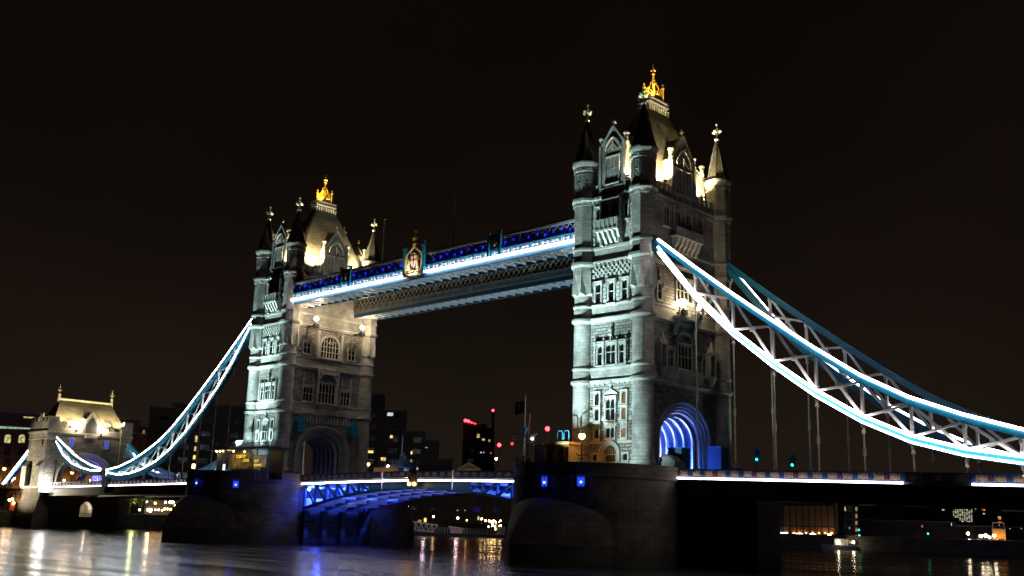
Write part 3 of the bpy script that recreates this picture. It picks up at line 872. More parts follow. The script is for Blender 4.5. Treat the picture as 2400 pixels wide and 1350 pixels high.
# gables -------------------------------------------------------------------
def gable(face, hw, ze, zp, depth, nwin):
    m = fmb(face)
    poly(m, [(-hw,50.58),(hw,50.58),(hw,ze),(0,zp),(-hw,ze)], -.45, .16, 0)
    for s in (-1, 1):
        m.beam((s*(hw+.1), -.14, ze), (0, -.14, zp+.16), .75, .26, 1)
        m.box(s*(hw+.02), s*(hw+.46), -.5, .3, 50.6, ze-.4, 0)
        m.lathe((s*(hw+.24), -.1), [(.3,ze-.4),(.42,ze-.2),(.42,ze),(.3,ze+.1),(.3,ze+.9),(.46,ze+1.05),(.46,ze+1.25),(.2,ze+1.4)], 8, 1)
    m.lathe((0, -.14), [(.14,zp),(.12,zp+.5),(.3,zp+.7),(.3,zp+.85),(.05,zp+1.3)], 8, 1)
    # blind tracery over the windows
    zt = ze-.9
    ringarch(m, pointed(hw*.62,(zp-zt)*.5,0,zt,8), pointed(hw*.72,(zp-zt)*.58,0,zt,8), .16, .34, 1)
    m.beam((-hw*.5,.2,zt),(0,.2,zt+1.0),.1,.1,1); m.beam((hw*.5,.2,zt),(0,.2,zt+1.0),.1,.1,1); m.box(-.06,.06,.16,.3,zt,zt+1.3,1)
    m.box(-hw, hw, .1, .3, 51.55, 51.75, 1)
    for q in (-.6, .6): m.box(q*hw-.05, q*hw+.05, .1, .26, 50.7, 51.5, 1)
    o = m.build('gable', [ASH, TRIM], tw)
    r = fmb(face)
    for s in (-1, 1):
        r.prism([(s*(hw+.05),-.5,ze-.1),(0,-.5,zp),(0,-.5,zp-.25),(s*(hw+.05),-.5,ze-.35)], [(s*(hw+.05),-depth,ze-.1),(0,-depth,zp),(0,-depth,zp-.25),(s*(hw+.05),-depth,ze-.35)])
    r.build('gable_roof', SLATE, o)
    c = fmb(face)
    for s in (-1, 1): c.box(s*(hw-.3), s*hw, -depth, -.47, 50.6, ze-.12)
    c.build_parts('cheek_wall', TRIM, o)
    if nwin == 1: window(tw, face, -1.15, 1.15, 52.4, 56.2, 3, .8, [54.4], t=.16, hood=False)
    else:
        for s in (-1, 1): window(tw, face, s*1.2-.72, s*1.2+.72, 51.9, 55.4, 2, .8, [53.6], t=.16, hood=False)
gable('F', 1.95, 58.1, 60.6, 5.0, 1); gable('B', 1.95, 58.1, 60.6, 5.0, 1)
gable('L', 2.55, 56.9, 60.6, 4.0, 2); gable('R', 2.55, 56.9, 60.6, 4.0, 2)

# roof ---------------------------------------------------------------------
def rect(hx, hy, z): return [(-hx,-hy,z),(hx,-hy,z),(hx,hy,z),(-hx,hy,z)]
m = MB()
m.loft([rect(3.95,7.5,50.7), rect(3.9,7.3,53.0), rect(3.8,6.95,54.6), rect(3.35,6.0,57.6), rect(2.5,4.6,60.8), rect(1.65,3.3,63.6), rect(.95,2.25,65.6)], 0)
roof = m.build('roof', SLATE, tw)
m = MB(); m.loft([rect(4.9,9.0,50.55), rect(4.9,9.0,50.7)]); m.build('gutter', LEAD, roof)
m = MB()
for hx, hy in ((1.0,2.3),):
    for k in range(9):
        y = -hy+k*2*hy/8
        for s in (-1, 1):
            m.beam((s*hx,y,65.5),(s*(hx+.05),y,66.1),.1,.1); m.ball((s*(hx+.05),y,66.2),.14,0,6,4)
    for k in range(1,4):
        x = -hx+k*2*hx/4
        for s in (-1, 1): m.beam((x,s*hy,65.5),(x,s*(hy+.05),66.1),.1,.1); m.ball((x,s*(hy+.05),66.2),.14,0,6,4)
m.build('cresting', FINIAL, roof)
m = MB(); m.loft([rect(.85,2.1,65.55),rect(.85,2.1,66.5),rect(1.1,2.4,66.75),rect(1.1,2.4,66.95),rect(.98,2.25,67.0),rect(.98,2.25,67.3),rect(1.15,2.45,67.35),rect(1.15,2.45,67.55)])
m.build('lantern_platform', LEAD, roof)
m = MB()      # crown
Z0 = 67.6
m.box(-1.1,1.1,-1.1,-.95,Z0,Z0+.6); m.box(-1.1,1.1,.95,1.1,Z0,Z0+.6); m.box(-1.1,-.95,-.95,.95,Z0,Z0+.6); m.box(.95,1.1,-.95,.95,Z0,Z0+.6)
for sx in (-1,1):
    for sy in (-1,1):
        c = (sx*1.15, sy*1.15)
        m.lathe(c, [(.16,Z0),(.16,Z0+1.9),(.3,Z0+2.05),(.3,Z0+2.2),(.12,Z0+2.3),(.1,Z0+2.6)], 8)
        m.ball((c[0],c[1],Z0+2.65),.2,0,8,5)
        for k in range(4):
            a = k*pi/2; m.ball((c[0]+.24*cos(a),c[1]+.24*sin(a),Z0+2.12),.12,0,6,4)
        m.tube([(c[0],c[1],Z0+.7),(c[0]*.85,c[1]*.85,Z0+1.5),(c[0]*.45,c[1]*.45,Z0+2.3),(c[0]*.15,c[1]*.15,Z0+3.2)], .12, 6)
        for q, zz in ((.9,1.35),(.7,1.9),(.5,2.3),(.3,2.85)): m.ball((c[0]*q,c[1]*q,Z0+zz+.12),.13,0,6,4)
for k in range(4):
    a = k*pi/2; c = (1.08*cos(a), 1.08*sin(a))
    tg = (-sin(a), cos(a))
    m.tube([(c[0]-tg[0]*.8,c[1]-tg[1]*.8,Z0+.6),(c[0]-tg[0]*.45,c[1]-tg[1]*.45,Z0+1.3),(c[0],c[1],Z0+1.75),(c[0]+tg[0]*.45,c[1]+tg[1]*.45,Z0+1.3),(c[0]+tg[0]*.8,c[1]+tg[1]*.8,Z0+.6)], .09, 6)
    m.ball((c[0],c[1],Z0+1.9),.18,0,8,5); m.ball((c[0],c[1],Z0+.95),.25,0,8,5)
m.lathe((0,0), [(.45,Z0),(.45,Z0+1.4),(.3,Z0+2.2),(.22,Z0+3.1),(.34,Z0+3.25),(.2,Z0+3.4),(.17,Z0+4.2),(.3,Z0+4.3),(.3,Z0+4.45),(.13,Z0+4.55),(.1,Z0+5.3),(.18,Z0+5.45),(.02,Z0+6.05)], 10)
for k in range(4):
    a = k*pi/2+pi/4; m.ball((.3*cos(a),.3*sin(a),Z0+4.95),.2,0,6,4)
    a = k*pi/2; m.ball((.28*cos(a),.28*sin(a),Z0+3.3),.13,0,6,4)
m.v = [(x*.8, y*.95, z) for x, y, z in m.v]
m.build('crown', GOLD, roof)

# copy for the far tower, turned half round
tower_f = copy_tree(tower_n)
tower_f.location = (-82.3, 0, PFL); tower_f.rotation_euler = (0, 0, pi)
tower_f['label'] = "farther gothic stone bridge tower, brightly floodlit at its foot, with dark road arch"
for t_ in (tower_n, tower_f): t_['group'] = "twin towers of the bridge"
LOC[tower_f.name] = Vector(tower_f.location)
# lit rooms of the far tower are different ones
def descend(o):
    for c in [x for x in bpy.data.objects if x.parent == o]:
        yield c
        yield from descend(c)
k = 0
for o in list(descend(tower_f)):
    if o.name.startswith('pane') and o.type == 'MESH' and o.data.materials[0] == AMBER:
        o.data = o.data.copy(); o.data.materials[0] = GLASS

# ------------------------------------------------------------------ high level walkways
XA, XB = -82.3+5.2, -5.2
XM = (XA+XB)/2
def walkway(sy, label):
    """sy = -1 near the camera, +1 beyond; outer face carries the light strip"""
    t = thing('high_walkway', label, 'walkway', (XM, sy*7.6, 44.2), "high level walkways between the towers")
    yo, yi = 9.9, 5.4
    Y = lambda y: sy*y
    def bx(m, x0, x1, y0, y1, z0, z1, mi=0): m.box(x0, x1, min(Y(y0),Y(y1)), max(Y(y0),Y(y1)), z0, z1, mi)
    m = MB()
    for y in (yo-.3, yi):      # bottom chords
        bx(m, XA, XB, y, y+.3, 44.1, 44.75)
    m.build('bottom_chord', TEALD, t)
    m = MB()        # lit soffit bracing
    n = 34; L = (XB-XA)/n
    for k in range(n+1):
        x = XA+k*L; bx(m, x-.1, x+.1, yi+.31, yo-.31, 44.2, 44.55)
    for k in range(n):
        x = XA+k*L
        m.beam((x,Y(yi+.3),44.32),(x+L,Y(yo-.3),44.32),.16,.12); m.beam((x+L,Y(yi+.3),44.40),(x,Y(yo-.3),44.40),.16,.12)
        for q in (1.1,2.25,3.4): bx(m, x+.12, x+L-.12, yi+q-.05, yi+q+.05, 44.3, 44.45)
    m.build('soffit_bracing', WHITE, t)
    m = MB(); bx(m, XA, XB, yi+.02, yo-.02, 44.60, 44.72); m.build('floor', DARK, t)
    for side, yy, led in (('o', yo, True), ('i', yi, False)):
        s = 1 if side == 'o' else -1
        ya, yb = (yy-.12, yy) if s > 0 else (yy, yy+.12)
        f = MB(); bx(f, XA, XB, ya, yb, 44.76, 46.05)
        npan = 36; P = (XB-XA)/npan
        edge = yy+s*.02
        for k in range(npan+1):
            x = XA+k*P; bx(f, x-.09, x+.09, *sorted((yy, yy+s*.16)), 45.05, 46.15, 1)
        bx(f, XA, XB, *sorted((yy, yy+s*.2)), 46.0, 46.16, 1); bx(f, XA, XB, *sorted((yy, yy+s*.12)), 45.0, 45.12, 1)
        for k in range(npan):      # raised ornament of each panel
            x = XA+(k+.5)*P
            for (a,b,c,d) in ((-.72,.72,45.86,45.92),(-.72,.72,45.24,45.30),(-.72,-.66,45.3,45.86),(.66,.72,45.3,45.86),(-.3,.3,45.4,45.46),(-.3,.3,45.7,45.76)):
                bx(f, x+a, x+b, *sorted((yy, yy+s*.07)), c, d, 2)
        f.build('parapet', [WHITE if led else LEAD, TEAL if led else LEAD, NAVY if led else GREY], t)
        if led:
            for xa_, xb_ in ((XA, XM-2.7), (XM+2.7, XB)):
                e = MB(); bx(e, xa_, xb_, yo+.2, yo+.42, 44.80, 45.0); e.build('led_strip', LEDSOFT, t)
        l = MB()         # lattice
        nl = 60; Q = (XB-XA)/nl
        yl = yy-s*.06
        for k in range(nl):
            x = XA+k*Q
            l.beam((x,Y(yl),46.2),(x+Q,Y(yl),47.75),.1,.13); l.beam((x+Q,Y(yl-s*.09),46.2),(x,Y(yl-s*.09),47.75),.1,.13)
        for k in range(0, nl+1, 10): bx(l, XA+k*Q-.12, XA+k*Q+.12, yl-.1, yl+.1, 46.16, 47.8)
        bx(l, XA, XB, yl-.14, yl+.14, 47.78, 48.1)
        l.build('lattice', GREY if led else CREAM, t)
    m = MB()
    yc = (yo+yi)/2
    m.prism([(XA,Y(yi-.2),48.12),(XA,Y(yo+.2),48.12),(XA,Y(yo-.2),48.5),(XA,Y(yc),48.75),(XA,Y(yi+.2),48.5)], [(XB,Y(yi-.2),48.12),(XB,Y(yo+.2),48.12),(XB,Y(yo-.2),48.5),(XB,Y(yc),48.75),(XB,Y(yi+.2),48.5)])
    m.build('roof', DARK, t)
    m = MB()       # glazing behind the lattice
    bx(m, XA, XB, yc-.6, yc-.5, 46.3, 48.1); m.build('inner_screen', NAVY, t)
    for k in range(44):
        x = XA+.9+k*(XB-XA-1.8)/43
        if abs(x-XM) < 2.5: continue
        b = MB(); bx(b, x-.16, x+.16, yo-.5, yo-.3, 46.7+.2*(k*7%3), 47.1+.2*(k*7%3)); b.build('blue_light', BLUEW, t)
    if sy < 0:
        for x in (XM-18.6, XM+18.6):      # paired posts with a dark shield panel
            p = MB()
            for q in (-1.25, 1.25):
                p.box(x+q-.2, x+q+.2, -yo-.42, -yo-.02, 45.1, 48.6, 0); p.box(x+q-.32, x+q+.32, -yo-.5, -yo+.08, 48.6, 48.95, 0)
            p.box(x-1.04, x+1.04, -yo-.25, -yo-.05, 46.2, 48.5, 1)
            s2 = [(-.45,47.9),(.45,47.9),(.45,47.2),(0,46.6),(-.45,47.2)]
            p.prism([(x+u,-yo-.25,z) for u,z in s2], [(x+u,-yo-.34,z) for u,z in s2], 2)
            p.build('shield_panel', [TEAL, NAVY, CREAM], t)
        # coat of arms in the middle
        for q in (-2.35, 2.35):
            p = MB()
            p.box(XM+q-.25, XM+q+.25, -yo-.55, -yo-.02, 44.9, 49.3, 0); p.box(XM+q-.4, XM+q+.4, -yo-.65, -yo+.1, 49.3, 49.6, 0)
            p.lathe((XM+q, -yo-.28), [(.3,49.6),(.12,49.8),(.28,50.1),(.1,50.4)], 8, 0)
            p.build('crest_post', TEAL, t)
        p = MB()
        og = [(-2.0,44.9),(2.0,44.9),(2.0,47.6),(1.75,48.3),(1.0,48.8),(.35,49.3),(0,49.9),(-.35,49.3),(-1.0,48.8),(-1.75,48.3),(-2.0,47.6)]
        p.prism([(XM+u,-yo-.1,z) for u,z in og], [(XM+u,-yo-.35,z) for u,z in og], 0)
        P_ = [(XM+u,-yo-.4,z) for u,z in og]
        for a, b_ in zip(P_, P_[1:]+P_[:1]): p.beam(a, b_, .26, .26, 1)
        crest = p.build('crest', [DARK, CREAM], t)
        p = MB()
        sh = [(-.75,48.0),(.75,48.0),(.75,47.0),(.45,46.4),(0,46.0),(-.45,46.4),(-.75,47.0)]
        p.prism([(XM+u,-yo-.36,z) for u,z in sh], [(XM+u,-yo-.5,z) for u,z in sh], 0)
        p.box(XM-.75, XM+.75, -yo-.54, -yo-.49, 47.2, 47.4, 1); p.box(XM-.1, XM+.1, -yo-.545, -yo-.495, 46.1, 48.0, 1)
        p.build('shield', [WHITE, RED], crest)
        p = MB()
        for s in (-1, 1):     # supporters either side of the shield and scrolls
            p.tube([(XM+s*.95,-yo-.45,45.6),(XM+s*1.25,-yo-.5,46.3),(XM+s*1.0,-yo-.5,47.0),(XM+s*1.35,-yo-.5,47.6),(XM+s*1.1,-yo-.5,48.1)], [.2,.3,.24,.2,.14], 8)
            p.tube([(XM+s*1.3,-yo-.48,46.9),(XM+s*1.7,-yo-.45,47.6),(XM+s*1.6,-yo-.45,48.1)], [.14,.12,.05], 6)
            p.tube([(XM+s*1.2,-yo-.48,46.2),(XM+s*1.6,-yo-.45,45.7),(XM+s*1.7,-yo-.45,45.2)], [.16,.13,.1], 6)
            p.tube([(XM,-yo-.46,45.5),(XM+s*.7,-yo-.48,45.3),(XM+s*1.6,-yo-.46,45.55)], .12, 6)
        p.tube([(XM-.5,-yo-.46,48.2),(XM,-yo-.5,48.5),(XM+.5,-yo-.46,48.2)], .14, 6)
        p.build('supporters', CREAM, crest)
        p = MB()
        p.lathe((XM,-yo-.3), [(.35,49.7),(.5,50.0),(.2,50.3),(.42,50.7),(.5,51.0),(.15,51.25),(.12,51.9),(.3,52.1),(.02,52.6)], 10)
        for k in range(6):
            a = k*pi/3; p.ball((XM+.45*cos(a),-yo-.3+.45*sin(a),51.05),.14,0,6,4)
        p.build('crest_crown', GOLD, crest)
        lamp('crest_light', 'SPOT', (XM, -yo-2.2, 44.4), (1,.80,.55), 900, crest, (XM,-yo,47.2), 110, .6, .1)
        b = MB(); b.box(XM-.7, XM+.7, -yo-2.3, -yo-2.1, 44.0, 44.2); b.beam((XM,-yo-2.2,44.1),(XM,-yo,44.5),.12,.12)
        b.build('crest_lamp_bracket', DARK, crest)
    for k in range(6):
        x = XA+6+k*(XB-XA-12)/5
        lamp('interior_light', 'POINT', (x, Y(yo-1.2), 47.2), (.03,.05,1), 40, t, size=.2)
    return t
walk_n = walkway(-1, "nearer high walkway with bright white light strip and golden coat of arms")
walk_f = walkway(1, "farther high walkway with unlit cream lattice seen below the nearer one")
def flagpole(px, py0, y, zt, label):
    p = on_y(px, py0, y)
    t = thing('flagpole', label, 'flagpole', (p.x, y, 48.6))
    m = MB(); m.lathe((p.x, y), [(.12,48.3),(.10,52),(.05,zt)], 8); m.build('pole', GREY, t)
    m = MB(); m.ball((p.x,y,zt), .12); m.build('knob', GOLD, t)
flagpole(1063, 560, -7.6, 58.6, "bare flagpole on the nearer walkway roof right of the coat of arms")
flagpole(897, 600, 7.6, 64.0, "bare dim flagpole beyond the walkway left of the coat of arms")

# ------------------------------------------------------------------ suspension chains
D = [6.2, 13.45, 18.9, 24.35, 29.8, 35.25, 40.7, 46.2, 51.7, 57.2, 64.0]
ZT = [43.6, 37.8, 33.6, 29.6, 25.7, 22.1, 19.3, 17.2, 15.5, 14.3, 13.6]
ZB = [43.2, 34.4, 29.1, 24.7, 20.8, 17.6, 15.2, 13.7, 12.8, 12.5, 13.2]
LEDHI = glow('lower_white_led', (1,.94,.96), 18)
def chain(x0, sx, y, outer, D_, ZT_, ZB_, label, deck, group, rods=True, strength=None, tower_gap=True, dz=0):
    """x = x0 + sx*d; outer = -1/+1 side that carries the lights"""
    P = lambda d, z, yy=0: Vector((x0+sx*d, y+yy, z+dz))
    t = thing('suspension_chain', label, 'suspension chain', (x0+sx*D_[0], y, ZT_[0]), group)
    n = len(D_)
    led_m = strength or LED
    for nm, Z in (('upper_chord', ZT_), ('lower_chord', ZB_)):
        m = MB(); e = MB(); e2 = MB()
        for i in range(n-1):
            a, b = P(D_[i], Z[i]), P(D_[i+1], Z[i+1])
            m.beam(a, b, .62, .74 if outer < 0 and strength is None else .9, 0)
            ov = (b-a).normalized()*.02
            for q in ((-.4, .4) if outer < 0 and strength is None else (-.47, .47)): m.beam(a-ov+Vector((0,0,q)), b+ov+Vector((0,0,q)), .82, .10, 0)
        o = m.build(nm, TEAL, t)
        for i in range(n-1):
            a, b = P(D_[i], Z[i]), P(D_[i+1], Z[i+1])
            if i == 0 and tower_gap: a = a+(b-a)*.22
            off = Vector((0, outer*.40, .46 if outer < 0 and strength is None else .60)); e.tube([a+off, b+off], .155 if strength is None else .11, 8)
            if strength is None and nm == 'lower_chord':
                off = Vector((0, outer*.43, -.27)); e2.tube([a+off, b+off], .10, 8)
        if outer < 0 or nm == 'lower_chord': e.build('led_strip', led_m, o)
        if strength is None and outer < 0 and e2.v: e2.build('led_strip', LEDHI, o)
    # web: posts and crossed struts
    m = MB()
    for i in range(n):
        if ZT_[i]-ZB_[i] < .9: continue
        a, b = P(D_[i], ZB_[i]+.3), P(D_[i], ZT_[i]-.3)
        m.beam(a, b, .30, .34)
        for (p_, dr) in ((a, 1), (b, -1)): m.beam(p_, p_+Vector((0,0,dr*.7)), .34, .62)
    for i in range(n-1):
        if ZT_[i]-ZB_[i] > .9:
            m.beam(P(D_[i], ZT_[i]-.3, .06), P(D_[i+1], ZB_[i+1]+.3, .06), .16, .34)
        if ZT_[i+1]-ZB_[i+1] > .9 and ZT_[i]-ZB_[i] > .9:
            m.beam(P(D_[i], ZB_[i]+.3, -.12), P(D_[i+1], ZT_[i+1]-.3, -.12), .14, .28)
        if ZT_[i]-ZB_[i] > .9 and ZT_[i+1]-ZB_[i+1] > .9:
            c = (P(D_[i], (ZT_[i]+ZB_[i])/2)+P(D_[i+1], (ZT_[i+1]+ZB_[i+1])/2))/2
            m.box(c.x-.3, c.x+.3, y-.16, y+.16, c.z-.28, c.z+.28)
    m.build('web_strut', WHITE, t)
    if rods:
        for i in range(1, n-1):
            zt = ZB_[i]+dz-.5; x = x0+sx*D_[i]; zb = deck(x)
            if zt-zb < .5: continue
            r = MB()
            r.lathe((x, y), [(.10,zb),(.10,zt-.9)], 8)
            h = zt-zb
            for q in ((.42,) if h > 3 else ()): r.lathe((x, y), [(.11,zb+h*q-.5),(.18,zb+h*q-.4),(.18,zb+h*q+.4),(.11,zb+h*q+.5)], 8)
            r.lathe((x, y), [(.12,zt-1.1),(.26,zt-.9),(.2,zt-.7),(.16,zt-.55),(.24,zt-.3),(.3,zt+.05)], 8)
            for s in (-1, 1): r.beam((x+s*.1,y,zt-.5),(x+s*.35,y,zt+.15),.2,.12)
            r.build('hanger_rod', CREAM, t)
    return t
deckR = lambda x: 12.55-(x-10.65)*.0246
deckL = lambda x: 12.55-max(0, (-92.95-x))*.0122
GR = "suspension chains of the right hand side span"; GL = "suspension chains of the left hand side span"
chain(0, 1, -9.2, -1, D, ZT, ZB, "nearer right chain with two thick glowing white bands sweeping down from the tower", deckR, GR)
chain(0, 1, 9.2, 1, D, ZT, ZB, "farther right chain in plain blue steel behind the glowing one", deckR, GR)
chain(-82.3, -1, -9.2, -1, D, ZT, ZB, "nearer left chain with cool white bands dropping from the floodlit tower", deckL, GL, strength=LEDC, dz=.05)
chain(-82.3, -1, 9.2, 1, D, ZT, ZB, "farther left chain, plain blue, mostly behind the nearer one", deckL, GL, dz=.05, strength=LEDC)
LEDW = glow('short_chain_led', (1,.94,.97), 13)
DS = [2.0, 7.2, 12.4, 17.6, 22.8, 28.0]
ZTS = [14.0, 14.9, 16.2, 17.8, 19.9, 22.1]
ZBS = [13.6, 13.7, 14.4, 15.5, 17.5, 21.0]
GS = "short chains between the river node and the shore tower"
chain(-146.3, -1, -9.2, -1, DS, ZTS, ZBS, "nearer short chain glowing white between the low joint and the shore tower", deckL, GS, tower_gap=False, strength=LEDW)
chain(-146.3, -1, 9.2, 1, DS, ZTS, ZBS, "farther short chain, blue, rising behind to the shore tower corner", deckL, GS, tower_gap=False, strength=LEDC)
for y, lab in ((-9.2, "white and red roundel joint where the nearer chains meet above the deck"), (9.2, "roundel joint where the farther left chains meet")):
    t = thing('chain_joint', lab, 'chain joint', (-145.6, y, 10.9), "joints at the lowest point of the chains")
    m = MB(); m.box(-146.5, -144.7, y-.7, y+.7, 9.2, 12.6); m.box(-146.7, -144.5, y-.8, y+.8, 12.6, 12.8); m.build('pedestal', NAVY, t)
    m = MB()
    c = Vector((-145.6, y, 13.7))
    for dy in (-.75, .75):
        ring = [(c.x+.75*cos(a), y+dy, c.z+1.05*sin(a)) for a in [2*pi*k/20 for k in range(20)]]
        ring2 = [(c.x+.75*cos(a), y+dy*.6, c.z+1.05*sin(a)) for a in [2*pi*k/20 for k in range(20)]]
        m.prism(ring2, ring)
    m.box(c.x-.7, c.x+.7, y-.45, y+.45, 12.8, 14.6)
    o = m.build('roundel', WHITE, t)
    m = MB(); m.prism([(c.x+.4*cos(2*pi*k/16), y-.74, c.z+.55*sin(2*pi*k/16)) for k in range(16)], [(c.x+.4*cos(2*pi*k/16), y-.8, c.z+.55*sin(2*pi*k/16)) for k in range(16)])
    m.build('badge', RED, o)
for y, lab in ((-9.2, "blue anchor tie with white light slanting down left of the shore tower"), (9.2, "plain blue anchor tie seen through the shore tower arch")):
    t = thing('anchor_tie', lab, 'anchor tie', (-205, y, 10.0), "land ties behind the shore tower")
    m = MB(); m.beam((-187, y, 21.2), (-206, y, 9.8), .7, 1.3); m.build('tie_bar', TEAL, t)
    m = MB(); m.tube([(-187, y-.5, 21.7), (-205, y-.5, 10.9)], .17, 8); m.build('led_strip', LEDC if y < 0 else GREY, t)

# ------------------------------------------------------------------ side span decks
def parapet(t, x0, x1, y, out, zf, pitch=1.82, dim=False, led=True, gaps=()):
    """fretted parapet along the deck edge at y, light strip under it"""
    n = max(1, round(abs(x1-x0)/pitch)); P = (x1-x0)/n
    f = MB(); g = MB(); r = MB(); E_ = [MB()]
    for k in range(n):
        xa, xb = x0+k*P, x0+(k+1)*P; za, zb = zf(xa), zf(xb); xc = (xa+xb)/2; zc = (za+zb)/2
        def q(m, u0, u1, v0, v1, w0, w1):
            pts = lambda w: [(xa+(xb-xa)*u0, y+out*w, za+(zb-za)*u0+v0), (xa+(xb-xa)*u1, y+out*w, za+(zb-za)*u1+v0), (xa+(xb-xa)*u1, y+out*w, za+(zb-za)*u1+v1), (xa+(xb-xa)*u0, y+out*w, za+(zb-za)*u0+v1)]
            m.prism(pts(w0), pts(w1))
        q(f, 0, 1, .1, .2, -.06, .12); q(f, 0, 1, .98, 1.12, -.1, .16); q(f, 0, .17, .2, .98, -.05, .15); q(f, .83, 1, .2, .98, -.05, .15)
        q(f, .17, .83, .2, .98, -.06, -.02)
        if led: q(f, 0, 1, -.26, -.18, .0, .42)  # added ledge that shields the girder from the strip's light
        w = abs(xb-xa)
        q(g, 0, 1, .56, .62, .0, .05); q(r, 0, 1, .57, .61, -.03, .02)
        # two quatrefoils with saltires, pale against the red ground
        for cu in (.34, .66):
            cx_, cz = xa+(xb-xa)*cu, za+(zb-za)*cu+.59
            pts = [(cx_+.25*cos(2*pi*i/10), y+out*.05, cz+.3*sin(2*pi*i/10)) for i in range(11)]
            for a, b in zip(pts, pts[1:]): g.beam(a, b, .05, .055)
            g.beam((cx_-.27,y+out*.045,cz-.34),(cx_+.27,y+out*.045,cz+.34),.06,.06); g.beam((cx_+.27,y+out*.045,cz-.34),(cx_-.27,y+out*.045,cz+.34),.06,.06)
            r.prism([(cx_-.14,y-out*.01,cz),(cx_,y-out*.01,cz+.17),(cx_+.14,y-out*.01,cz),(cx_,y-out*.01,cz-.17)], [(cx_-.14,y+out*.035,cz),(cx_,y+out*.035,cz+.17),(cx_+.14,y+out*.035,cz),(cx_,y+out*.035,cz-.17)])
        if k % 3 == 0:
            s = [(-.14,.25),(.14,.25),(.14,.75),(0,.92),(-.14,.75)]
            r.prism([(xa+u, y+out*.15, za+v) for u,v in s], [(xa+u, y+out*.2, za+v) for u,v in s])
        if any(a <= xc <= b for a, b in gaps):
            if E_[-1].v: E_.append(MB())
        elif led:
            q(E_[-1], 0, 1, -.14, .06, .17, .34)
    o = f.build('parapet', NAVY, t)
    g.build('fretwork', FRET, o)
    r.build('red_ornament', RED, o)
    if led:
        for e in E_:
            if e.v: e.build('led_strip', LED, t)
def side_deck(x0, x1, zf, label, gaps, loc):
    """zf(x): height of the light strip"""
    t = thing('side_span_deck', label, 'bridge deck', loc, "decks of the two side spans")
    xs = [x0+(x1-x0)*k/12 for k in range(13)]
    m = MB(); m.loft([[(x,-9.2,zf(x)-.35),(x,9.2,zf(x)-.35),(x,9.2,zf(x)+.08),(x,-9.2,zf(x)+.08)] for x in xs]); m.build('roadway', ASPH, t)
    for y in (-9.0, -3.0, 3.0, 9.0):
        m = MB()
        m.loft([[(x,y-.2,zf(x)-2.0),(x,y+.2,zf(x)-2.0),(x,y+.2,zf(x)-.36),(x,y-.2,zf(x)-.36)] for x in xs])
        m.loft([[(x,y-.4,zf(x)-2.12),(x,y+.4,zf(x)-2.12),(x,y+.4,zf(x)-2.0),(x,y-.4,zf(x)-2.0)] for x in xs])
        m.build('girder', DARK, t)
    m = MB(); n = 16
    for k in range(n+1):
        x = x0+(x1-x0)*k/n; m.box(x-.15, x+.15, -8.79, 8.79, zf(x)-1.5, zf(x)-.36)
    m.build('cross_beam', DARK, t)
    parapet(t, x0, x1, -9.25, -1, zf, gaps=gaps)
    parapet(t, x0, x1, 9.25, 1, zf, led=False, gaps=gaps)
    return t
zR = lambda x: 11.45-(x-10.65)*.0246
zL = lambda x: 11.35-max(0, -92.95-x)*.0100
side_deck(10.67, 99.0, zR, "right side span deck with fretted blue parapet and white light strip below", ((40.4, 47.6),), (10.7, 0, 9.3))
side_deck(-92.97, -176.2, zL, "left side span deck with fretted parapet running to the shore tower", ((-147.1,-144.2),), (-93, 0, 9.2))

